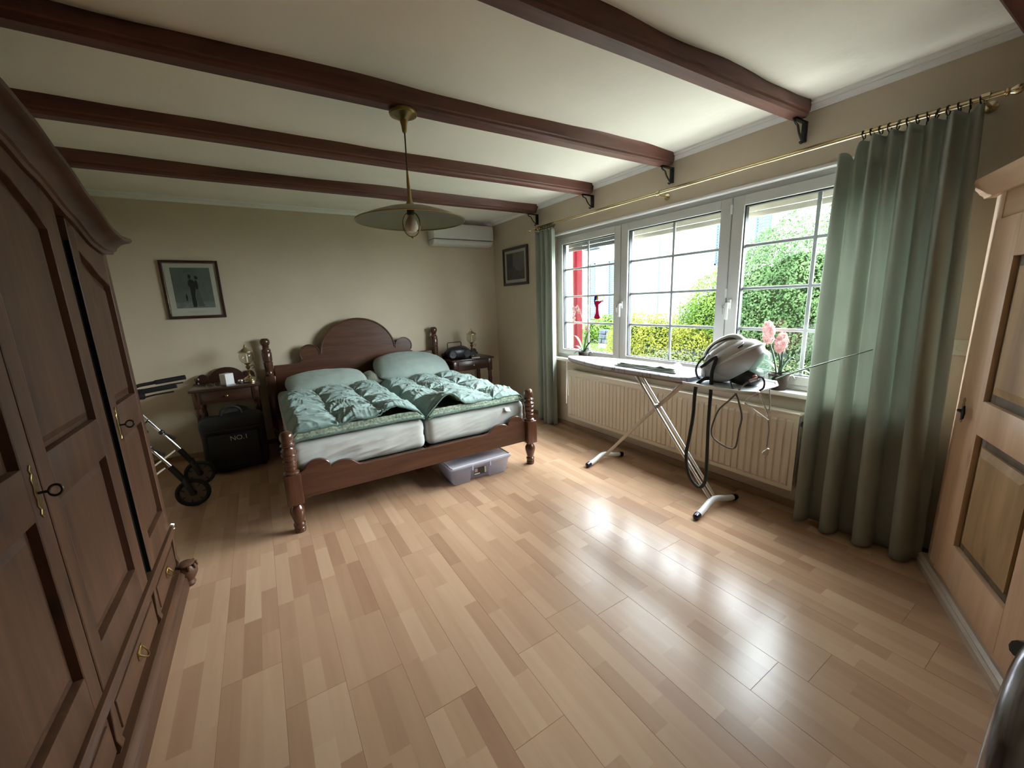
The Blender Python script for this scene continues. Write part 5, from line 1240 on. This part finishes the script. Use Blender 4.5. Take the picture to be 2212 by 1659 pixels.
mk = N.new('ShaderNodeMath'); mk.operation = 'GREATER_THAN'; mk.inputs[1].default_value = 0.5; L.new(nm_.outputs['Fac'], mk.inputs[0])
mx_ = N.new('ShaderNodeMath'); mx_.operation = 'MAXIMUM'; L.new(rp.outputs[0], mx_.inputs[0]); L.new(mk.outputs[0], mx_.inputs[1])
mc = N.new('ShaderNodeMix'); mc.data_type = 'RGBA'; L.new(mx_.outputs[0], mc.inputs['Factor']); mc.inputs['A'].default_value = (0.16, 0.15, 0.19, 1); mc.inputs['B'].default_value = (0.47, 0.465, 0.52, 1)
L.new(mc.outputs['Result'], p.inputs['Base Color'])
def bwid(s):   # half width along the board, s = 0 at the tip
    return 0.205*min(1.0, (max(0.0, s)/0.62)**0.55) if s < 0.62 else 0.205
YT, YE = -2.16, -3.60; XB = -0.44
def outline(z, g, n=44):
    L_ = []
    for i in range(n+1):
        s = (i/n)**1.8*(YT-YE); w_ = max(0.004, bwid(s)-g)
        if s > (YT-YE)-0.05: w_ -= 0.03*((s-(YT-YE)+0.05)/0.05)**2
        L_.append((s, w_))
    pts = [(XB-w_, YT-g*0.5-s, z) for s, w_ in L_]+[(XB+w_, YT-g*0.5-s, z) for s, w_ in L_[::-1]]
    return pts
b = B()
rs = [[b.bm.verts.new(q) for q in outline(z, g)] for z, g in ((ZB-0.034, 0.010), (ZB-0.030, 0.0), (ZB-0.006, 0.0), (ZB, 0.008))]
for a, c in zip(rs, rs[1:]):
    for i in range(len(a)): b.bm.faces.new((a[i], a[(i+1) % len(a)], c[(i+1) % len(a)], c[i]))
b.bm.faces.new(rs[-1]); b.bm.faces.new(rs[0])
bmesh.ops.recalc_face_normals(b.bm, faces=b.bm.faces[:])
part(b, 'cover', CV, IB, ang=40)
b = B(); rs = [[b.bm.verts.new(q) for q in outline(z, 0.015)] for z in (ZB-0.046, ZB-0.0345)]
for i in range(len(rs[0])): b.bm.faces.new((rs[0][i], rs[0][(i+1) % len(rs[0])], rs[1][(i+1) % len(rs[0])], rs[1][i]))
b.bm.faces.new(rs[0]); b.bm.faces.new(rs[1]); bmesh.ops.recalc_face_normals(b.bm, faces=b.bm.faces[:])
part(b, 'board_base', mat('brown_mesh_board', (0.26, 0.20, 0.16), rough=0.7), IB)
ALU = mat('brushed_aluminium', (0.72, 0.71, 0.69), rough=0.28, metal=0.9)
for dx in (-0.028, 0.028):
    b = B(); b.tube([(XB+dx, -3.005, ZB-0.05), (XB+dx, -3.72, 0.070)], 0.0115, 10); part(b, 'leg_rod', ALU, IB)
b = B(); b.tube([(XB-0.002, -3.485, ZB-0.05), (XB, -3.10, 0.52), (XB, -2.67, 0.062)], [0.020, 0.015, 0.014], 12, flat=0.8); part(b, 'leg', mat('beige_enamel_leg', (0.55, 0.50, 0.42), rough=0.4), IB)
b = B(); b.tube([(XB-0.05, -3.235, 0.665), (XB+0.05, -3.235, 0.665)], 0.008, 8); part(b, 'pivot', ALU, IB)
for (yf_, xa, xb) in ((-3.745, -0.675, -0.215), (-2.66, -0.655, -0.235)):
    b = B(); pth = bez([(xa, yf_-0.012, 0.024), (xa+0.08, yf_-0.002, 0.035), (XB, yf_+0.018, 0.062), (xb-0.08, yf_-0.002, 0.035), (xb, yf_-0.012, 0.024)], 6); b.tube(pth, 0.021, 12); ft = part(b, 'foot_bar', WHITE, IB)
    for p0, p1 in ((pth[0], pth[2]), (pth[-1], pth[-3])):
        dd = (p0-p1).normalized(); b = B(); b.tube([p0-dd*0.022, p0-dd*0.006, p0+dd*0.018, p0+dd*0.028], [0.0235, 0.024, 0.021, 0.010], 12); part(b, 'end_cap', mat('dark_blue_cap', (0.014, 0.014, 0.03), rough=0.25), ft)
b = B(); b.tube(bez([(XB-0.13, -2.275, ZB-0.036), (XB-0.132, -2.273, 0.75), (XB-0.130, -2.268, 0.505)], 5), 0.0035, 6); b.tube(bez([(XB-0.13, -2.285, ZB-0.036), (XB-0.131, -2.287, 0.75), (XB-0.130, -2.296, 0.585)], 5), 0.0028, 6); part(b, 'tie_string', mat('white_cotton_string', (0.78, 0.78, 0.76), rough=0.9), IB)
# iron rest: pale wire tray behind the square end
TRY = mat('pale_blue_steel_tray', (0.62, 0.66, 0.68), rough=0.35, metal=0.2)
b = B(); b.prism([(-0.675, -3.60), (-0.685, -3.85), (-0.665, -3.98), (-0.62, -4.03), (-0.34, -4.02), (-0.25, -3.97), (-0.235, -3.85), (-0.245, -3.60)], 'z', ZB-0.036, ZB-0.028, 0.002); tr = part(b, 'iron_rest', TRY, IB)
b = B(); b.tube([(q[0], q[1], ZB-0.022) for q in ((-0.675, -3.60), (-0.69, -3.85), (-0.668, -3.985), (-0.62, -4.036), (-0.34, -4.026), (-0.245, -3.975), (-0.228, -3.85), (-0.24, -3.60))], 0.007, 8); part(b, 'rest_rim', WHITE, tr)
# bent wire cord guide hanging under the tray and the springy cord rod
def P3(px_, py_, x=-0.45): return rayP(px_, py_, 0, x)
b = B(); b.tube([P3(1640, 846, -0.60), P3(1612, 864, -0.60), P3(1609, 871, -0.60), P3(1660, 908, -0.60), P3(1663, 906, -0.60), P3(1646, 862, -0.60), P3(1642, 850, -0.60), P3(1634, 853, -0.6), P3(1637, 862, -0.6), P3(1644, 863, -0.6)], 0.0045, 8); part(b, 'wire_cord_guide', ALU, IB)
b = B(); b.tube(bez([P3(1676, 818, -0.42), P3(1720, 803, -0.42), P3(1800, 779, -0.42), P3(1886, 755, -0.42)], 5), [0.004]*11+[0.003]*5, 6); part(b, 'cord_rod', mat('green_flex_rod', (0.30, 0.40, 0.32), rough=0.4), IB)
b = B(); b.tube([P3(1662, 838, -0.42), P3(1664, 870, -0.44), P3(1659, 905, -0.5), P3(1661, 930, -0.5), P3(1656, 965, -0.5)], 0.003, 6); part(b, 'hanging_cord', mat('grey_cord', (0.30, 0.27, 0.23), rough=0.6), IB)

# folded cloth on the board
t = thing('folded_cloth', 'pale mint green cloth folded on the ironing board', 'cloth', (-0.48, -3.2, ZB))
MINT = cloth('pale_mint_cloth', (0.50, 0.57, 0.515), (0.60, 0.66, 0.61))
for k in range(3):
    b = B()
    def cl(u, v, k=k):
        x = -0.585+0.012*k+(0.205-0.02*k)*v+0.02*u; y = -2.90-0.02*k-(0.565-0.035*k)*u+0.05*v
        e = min(1, min(u, 1-u, v*0.5, (1-v)*0.5)*14)
        z = ZB+0.009+0.0095*k+0.004*noise.noise(Vector((u*6, v*4, 3+k)))+0.006*ridge(Vector((u*7, v*1.5+u, k)), 2)-0.003*(1-e)
        z += 0.022*math.exp(-((u-0.93)/0.05)**2)*(k == 2)*(0.4+0.6*v)+0.012*math.exp(-((u-0.78)/0.05)**2)*(1-v)*(k == 2)
        return Vector((x+0.012*noise.noise(Vector((u*3, v, k))), y, z))
    b.grid(60, 22, cl); o = part(b, 'cloth_layer', MINT, t, ang=180)
    md = o.modifiers.new('t', 'SOLIDIFY'); md.thickness = 0.006; md.offset = -1

# ------------------------------------------------------------------ steam generator iron
SI = thing('steam_iron_station', 'grey steam generator iron standing on the ironing board rest', 'iron', (-0.45, -3.80, ZB-0.028))
SG = mat('pearl_grey_plastic', (0.60, 0.60, 0.62), rough=0.35, var=0.03); SGL = mat('light_grey_plastic', (0.78, 0.79, 0.81), rough=0.25)
cx_, cy_, cz_ = -0.45, -3.795, 1.085
tilt = R(-35)   # nose up towards the right
Mt = Matrix.Translation((cx_, cy_, cz_)) @ Matrix.Rotation(tilt, 4, 'X')
# station: a plump egg lying nose up; local y runs from its low tail (+) to the raised nose (-)
def ME(x, y, z): return Mt @ Matrix.Translation((x, y, z))
b = B(); b.ell((0, 0, 0), (0.122, 0.200, 0.112), 40, 24, mtx=ME(0, 0.0, -0.018), pw=0.95); part(b, 'station_body', SG, SI, ang=60)
b = B(); b.ell((0, 0, 0), (0.112, 0.110, 0.062), 28, 14, mtx=Matrix.Translation((cx_, cy_+0.075, 0.990)), pw=0.75); part(b, 'station_foot', SG, SI, ang=60)
b = B(); b.ell((0, 0, 0), (0.1245, 0.207, 0.026), 40, 12, mtx=ME(0, -0.006, -0.012), pw=0.9); part(b, 'light_band', SGL, SI, ang=60)
b = B(); b.ell((0, 0, 0), (0.092, 0.152, 0.080), 32, 18, mtx=ME(0, 0.010, 0.040), pw=0.9); ib = part(b, 'iron_body', SG, SI, ang=60)
b = B(); b.ell((0, 0, 0), (0.052, 0.098, 0.046), 24, 14, mtx=ME(-0.015, 0.020, 0.088)); part(b, 'iron_hood', mat('mid_grey_plastic', (0.42, 0.42, 0.435), rough=0.4), ib, ang=60)
hp = [(-0.01, 0.135, 0.070), (-0.01, 0.140, 0.100), (-0.01, 0.095, 0.128), (-0.01, 0.02, 0.138), (-0.01, -0.06, 0.126), (-0.01, -0.105, 0.098), (-0.01, -0.120, 0.062)]
b = B(); b.tube(bez([Mt @ Vector(q) for q in hp], 6), 0.020, 12, flat=1.25); part(b, 'iron_handle', SGL, ib, ang=60)
TR_ = mat('dark_trim_plastic', (0.035, 0.037, 0.042), rough=0.35)
b = B(); b.tube(bez([Mt @ Vector((q[0]-0.026, q[1]*0.93, q[2]-0.004)) for q in hp[1:]], 6), 0.0042, 6); part(b, 'trim_line', TR_, ib)
b = B(); b.tube(bez([Mt @ Vector(q) for q in ((-0.070, 0.085, 0.085), (-0.100, 0.110, 0.055), (-0.118, 0.135, 0.005), (-0.110, 0.165, -0.030), (-0.085, 0.185, -0.030))], 6), 0.0095, 8); part(b, 'carry_bow', SGL, SI)
b = B(); b.tube(bez([Mt @ Vector(q) for q in ((-0.062, 0.105, 0.090), (-0.092, 0.150, 0.075), (-0.105, 0.195, 0.040), (-0.100, 0.215, -0.010), (-0.085, 0.200, -0.045))], 6), 0.0075, 8); part(b, 'cable_bow', TR_, SI)
b = B(); b.tube(bez([Mt @ Vector(q) for q in ((-0.093, 0.085, 0.046), (-0.0995, 0.03, 0.040), (-0.096, -0.045, 0.040))], 6), 0.0058, 6); part(b, 'trim_line', TR_, SI)
b = B(); b.tube(bez([Mt @ Vector(q) for q in ((-0.040, -0.115, 0.062), (-0.055, -0.140, 0.045), (-0.080, -0.140, 0.030), (-0.095, -0.115, 0.026))], 6), 0.0042, 6); part(b, 'trim_line', TR_, SI)
b = B(); b.ell((0, 0, 0), (0.080, 0.060, 0.085), 22, 14, mtx=Matrix.Translation((cx_+0.03, cy_-0.150, 1.070)), pw=0.7); part(b, 'water_tank', thin('green_tint_tank', (0.70, 0.80, 0.74), 0.06, 0.08, (0.35, 0.42, 0.38), 0.25), SI, ang=60)
b = B(); b.ell((0, 0, 0), (0.070, 0.100, 0.058), 22, 12, mtx=Matrix.Translation((cx_+0.015, cy_-0.085, 0.983)), pw=0.6); part(b, 'underside_shade', mat('underside_shade_black', (0.025, 0.022, 0.025), rough=0.4), SI, ang=60)  # black lump painting in the shade under the raised nose
b = B(); c0 = Mt @ Vector((-0.095, 0.130, 0.020)); b.ell((0, 0, 0), (0.030, 0.036, 0.026), 14, 10, mtx=Matrix.Translation(c0)); part(b, 'hose_socket', SGL, SI)
HX = -0.585
HOSE = mat('black_fabric_hose', (0.018, 0.022, 0.020), rough=0.7, bump=0.6, bscale=300)
pts = [c0+Vector((-0.02, 0.02, 0.0)), P3(1546, 772, HX), P3(1538, 805, HX), P3(1535, 850, HX), P3(1530, 920, HX), P3(1527, 990, HX), P3(1524, 1035, HX), P3(1514, 1052, HX), P3(1500, 1045, HX-0.02), P3(1487, 1022, HX-0.03), P3(1482, 985, HX-0.03), P3(1488, 950, HX-0.03), P3(1497, 900, HX-0.03), P3(1501, 850, HX-0.03), P3(1506, 830, HX-0.02), P3(1520, 819, HX+0.01), P3(1534, 817, HX+0.03)]
b = B(); b.tube(bez(pts, 6), 0.0115, 10); part(b, 'steam_hose', HOSE, SI)
pts = [P3(1578, 824, -0.57), P3(1582, 836, -0.6), P3(1588, 848, -0.6), P3(1594, 862, -0.6), P3(1600, 885, -0.6), P3(1602, 905, -0.6), P3(1596, 930, -0.6), P3(1592, 955, -0.6), P3(1586, 968, -0.6), P3(1570, 966, -0.6), P3(1545, 950, -0.6), P3(1537, 935, -0.6), P3(1540, 915, -0.6), P3(1553, 885, -0.6), P3(1575, 865, -0.6), P3(1592, 848, -0.61), P3(1606, 832, -0.64), P3(1619, 824, -0.62)]
b = B(); b.tube(bez(pts, 6), 0.0052, 8); part(b, 'power_cord', mat('taupe_cord', (0.12, 0.10, 0.085), rough=0.5), SI)
pts = [P3(1619, 824, -0.62), P3(1632, 818, -0.62), P3(1645, 815, -0.62), P3(1651, 825, -0.62), P3(1649, 838, -0.64), P3(1640, 844, -0.66)]
b = B(); b.tube(bez(pts, 6), 0.0055, 8); part(b, 'cord_loop', TR_, SI)
b = B(); b.tube([P3(1620, 823, -0.62), P3(1638, 817, -0.62)], 0.009, 8); part(b, 'cord_sleeve', mat('pinkish_white_sleeve', (0.62, 0.52, 0.50), rough=0.5), SI)
b = B(); b.ell(P3(1631, 814, -0.6), (0.012, 0.014, 0.012), 10, 8); part(b, 'red_knob', mat('coral_red_plastic', (0.42, 0.13, 0.12), rough=0.4), SI)
pl = P3(1656, 975, -0.5)
b = B(); M = Matrix.Translation(pl) @ Matrix.Rotation(R(25), 4, 'X'); b.lathe([(0, 0.024), (0.006, 0.022), (0.010, 0.005), (0.017, -0.010), (0.018, -0.022), (0, -0.023)], mtx=M, segs=14); pg = part(b, 'plug', mat('cream_plug', (0.58, 0.53, 0.43), rough=0.4), SI)
for s in (-1, 1):
    b = B(); b.tube([M @ Vector((0, s*0.0095, -0.022)), M @ Vector((0, s*0.0095, -0.040))], 0.0024, 6); part(b, 'pin', CHROME, pg)

# ------------------------------------------------------------------ plants on the sill, window ornament
def strap_leaf(b, base, d, ln, w_, up, droop, n=9):
    d = Vector(d).normalized(); sd = Vector((-d.y, d.x, 0)); P = []
    for i in range(n):
        t_ = i/(n-1); c = Vector(base)+d*ln*t_+Vector((0, 0, up*math.sin(t_*PI*0.62)-droop*t_*t_))
        ww = w_*math.sin(PI*min(0.97, 0.18+0.8*t_))
        P.append((b.bm.verts.new(c-sd*ww), b.bm.verts.new(c+Vector((0, 0, -ww*0.35))), b.bm.verts.new(c+sd*ww)))
    for a, c in zip(P, P[1:]):
        b.bm.faces.new((a[0], a[1], c[1], c[0])); b.bm.faces.new((a[1], a[2], c[2], c[1]))
def florets(b, c, ax, r, h, n, size, rnd):
    ax = Vector(ax).normalized(); s0 = ax.orthogonal().normalized(); s1 = ax.cross(s0)
    for i in range(n):
        t_ = rnd.uniform(-1, 1); a = rnd.uniform(0, 2*PI); k = (1-abs(t_)**2.4)**0.5
        o_ = s0*math.cos(a)+s1*math.sin(a); p0 = Vector(c)+ax*t_*h/2+o_*r*k*rnd.uniform(0.75, 1.05)
        nn = (o_+ax*rnd.uniform(-.3, .5)).normalized(); e0 = nn.orthogonal().normalized(); e1 = nn.cross(e0); ph = rnd.uniform(0, 2)
        cv = b.bm.verts.new(p0)
        for q in range(5):
            a0_, a1_ = ph+q*2*PI/5, ph+(q+0.62)*2*PI/5; am = (a0_+a1_)/2
            v1 = b.bm.verts.new(p0+(e0*math.cos(a0_)+e1*math.sin(a0_))*size*0.55+nn*size*0.2)
            v2 = b.bm.verts.new(p0+(e0*math.cos(am)+e1*math.sin(am))*size+nn*size*0.12)
            v3 = b.bm.verts.new(p0+(e0*math.cos(a1_)+e1*math.sin(a1_))*size*0.55+nn*size*0.2)
            b.bm.faces.new((cv, v1, v2, v3))
GL = leafmat('glossy_plant_leaf', (0.04, 0.085, 0.05), (0.10, 0.17, 0.11), vscale=20, transl=0.15, rough=0.3, sp_=0.3)
PK = leafmat('pink_petal', (0.56, 0.32, 0.31), (0.72, 0.48, 0.46), vscale=40, transl=0.3)
STM = mat('dark_green_stalk', (0.022, 0.035, 0.018), rough=0.5)
t = thing('pink_flower_pot', 'pot of pink hyacinth-like flowers on the sill behind the iron', 'plant', (-0.01, -3.88, 0.830))
PX = -0.012
b = B(); b.lathe([(0, 0), (0.045, 0), (0.048, 0.006), (0.062, 0.095), (0.066, 0.112), (0.060, 0.116), (0.056, 0.100), (0, 0.098)], (PX, -3.885, 0.830), 18)
for v in b.bm.verts:
    if v.co.z > 0.93: v.co.z += 0.012*noise.noise(v.co*40)
part(b, 'pot', mat('bark_brown_pot', (0.05, 0.034, 0.024), rough=0.9, var=0.5, vscale=18, bump=0.8, bscale=60), t)
sp = [((PX, -3.87, 0.93), (PX-0.004, -3.845, 1.05), P3(1663, 742, PX)), ((PX, -3.88, 0.93), (PX, -3.885, 1.02), P3(1681, 757, PX)), ((PX, -3.90, 0.93), (PX, -3.895, 1.01), P3(1691, 752, PX))]
for q in sp:
    b = B(); b.tube(bez(q, 5), 0.0055, 6); part(b, 'stalk', STM, t)
rnd = random.Random(11)
for c_, ax, h_, r_ in ((P3(1660, 718, PX), (0, 0.10, 1), 0.150, 0.036), (P3(1688, 741, PX), (0, -0.12, 1), 0.125, 0.036)):
    b = B(); florets(b, c_, ax, r_, h_, 150, 0.017, rnd); part(b, 'flower_spike', PK, t, smooth=False)
for d_, ln, up, dr in (((-0.3, 1, 0), 0.20, 0.05, 0.03), ((-0.2, -1, 0), 0.26, 0.10, 0.10), ((-1, 0.2, 0), 0.13, 0.03, 0.10), ((0.1, -1, 0), 0.17, 0.03, 0.02), ((-0.6, 0.7, 0), 0.14, 0.06, 0.12), ((0.2, 1, 0), 0.15, 0.10, 0.02), ((-0.15, -0.6, 0), 0.10, 0.13, 0.0), ((-0.5, -0.8, 0), 0.16, 0.06, 0.06)):
    b = B(); strap_leaf(b, (PX, -3.885, 0.935), d_, ln, 0.016, up, dr); o = part(b, 'leaf', GL, t); md = o.modifiers.new('t', 'SOLIDIFY'); md.thickness = 0.0015
t = thing('orchid', 'orchid with pale pink flowers on the sill at the ironing board tip', 'plant', (-0.01, -1.90, 0.830))
b = B(); b.lathe([(0, 0), (0.042, 0), (0.045, 0.005), (0.058, 0.095), (0.055, 0.10), (0.05, 0.088), (0, 0.086)], (-0.01, -1.90, 0.830), 18); part(b, 'pot', mat('dark_bark_pot', (0.05, 0.04, 0.03), rough=0.8, var=0.4, vscale=20), t)
DL = leafmat('orchid_dark_leaf', (0.022, 0.045, 0.015), (0.05, 0.085, 0.03), vscale=15, transl=0.12, rough=0.35, sp_=0.3)
for d_, ln, up, dr in (((-0.1, 1, 0), 0.16, 0.17, -0.02), ((0.1, -1, 0), 0.20, 0.16, 0.02), ((-0.2, -1, 0), 0.18, 0.10, 0.09), ((-0.2, 0.9, 0), 0.15, 0.09, 0.03), ((0.1, -0.5, 0), 0.10, 0.22, -0.04), ((-0.9, 0.2, 0), 0.12, 0.05, 0.05)):
    b = B(); strap_leaf(b, (-0.01, -1.90, 0.915), d_, ln, 0.020, up, dr); o = part(b, 'leaf', DL, t); md = o.modifiers.new('t', 'SOLIDIFY'); md.thickness = 0.0018
b = B(); b.tube(bez([(-0.01, -1.90, 0.91), (-0.005, -1.895, 1.10), (0.0, -1.86, 1.30), (0.0, -1.80, 1.40), (-0.005, -1.76, 1.36)], 6), 0.003, 6); part(b, 'flower_stem', mat('pale_green_stem', (0.20, 0.24, 0.16), rough=0.5), t)
rnd = random.Random(4)
for k, (yy, zz) in enumerate(((-1.755, 1.40), (-1.745, 1.35), (-1.76, 1.30), (-1.75, 1.25), (-1.80, 1.41), (-1.84, 1.37), (-1.945, 1.19), (-1.975, 1.17))):
    b = B(); c_ = Vector((-0.015+rnd.uniform(-.01, .01), yy, zz))
    for q in range(5):
        a = 2*PI*q/5+rnd.random(); e_ = c_+Vector((-0.006, 0.017*math.cos(a), 0.017*math.sin(a)))
        b.ell(e_, (0.003, 0.013, 0.013), 8, 6)
    b.ell(c_+Vector((-0.008, 0, 0)), (0.006, 0.005, 0.005), 6, 5); part(b, 'blossom', leafmat('pale_pink_blossom', (0.66, 0.52, 0.50), (0.76, 0.63, 0.61), vscale=30), t)
# suncatcher figure stuck to the left pane
t = thing('window_figure', 'red-dressed paper figure with blue hair stuck on the left pane', 'window ornament', (0.074, -2.02, 1.40))
def tr_(pts, nm, m, x=0.0745, th_=0.0015):
    b = B(); b.prism([(-2.012-q[0]*1.0, 1.40+q[1]) for q in pts], 'x', x-th_, x); part(b, nm, m, t, smooth=False)
REDP = leafmat('crimson_film', (0.24, 0.008, 0.05), (0.28, 0.012, 0.06), transl=0.45)
tr_([(-0.02, 0.075), (0.025, 0.075), (0.040, 0.070), (0.075, 0.078), (0.078, 0.062), (0.045, 0.045), (0.026, 0.035), (0.026, -0.02), (0.035, -0.07), (0.055, -0.105), (0.03, -0.117), (-0.015, -0.117), (-0.04, -0.105), (-0.018, -0.06), (-0.015, 0.0), (-0.022, 0.03)], 'dress', REDP)
tr_([(0.078, 0.078), (0.098, 0.088), (0.094, 0.075), (0.102, 0.068), (0.090, 0.064), (0.078, 0.062)], 'hand', mat('grey_film', (0.25, 0.22, 0.2), rough=0.5))
tr_([(-0.02, 0.075), (-0.022, 0.030), (-0.035, 0.045), (-0.040, 0.085), (-0.032, 0.118), (-0.010, 0.132), (0.012, 0.128), (0.0, 0.112), (-0.006, 0.085)], 'hair', leafmat('blue_film', (0.012, 0.025, 0.17), (0.016, 0.03, 0.20), transl=0.45))
tr_([(-0.004, 0.085), (0.010, 0.076), (0.022, 0.086), (0.026, 0.102), (0.018, 0.124), (0.006, 0.126), (-0.002, 0.110)], 'face', leafmat('yellow_film', (0.34, 0.22, 0.06), (0.38, 0.25, 0.08), transl=0.45), x=0.0728)
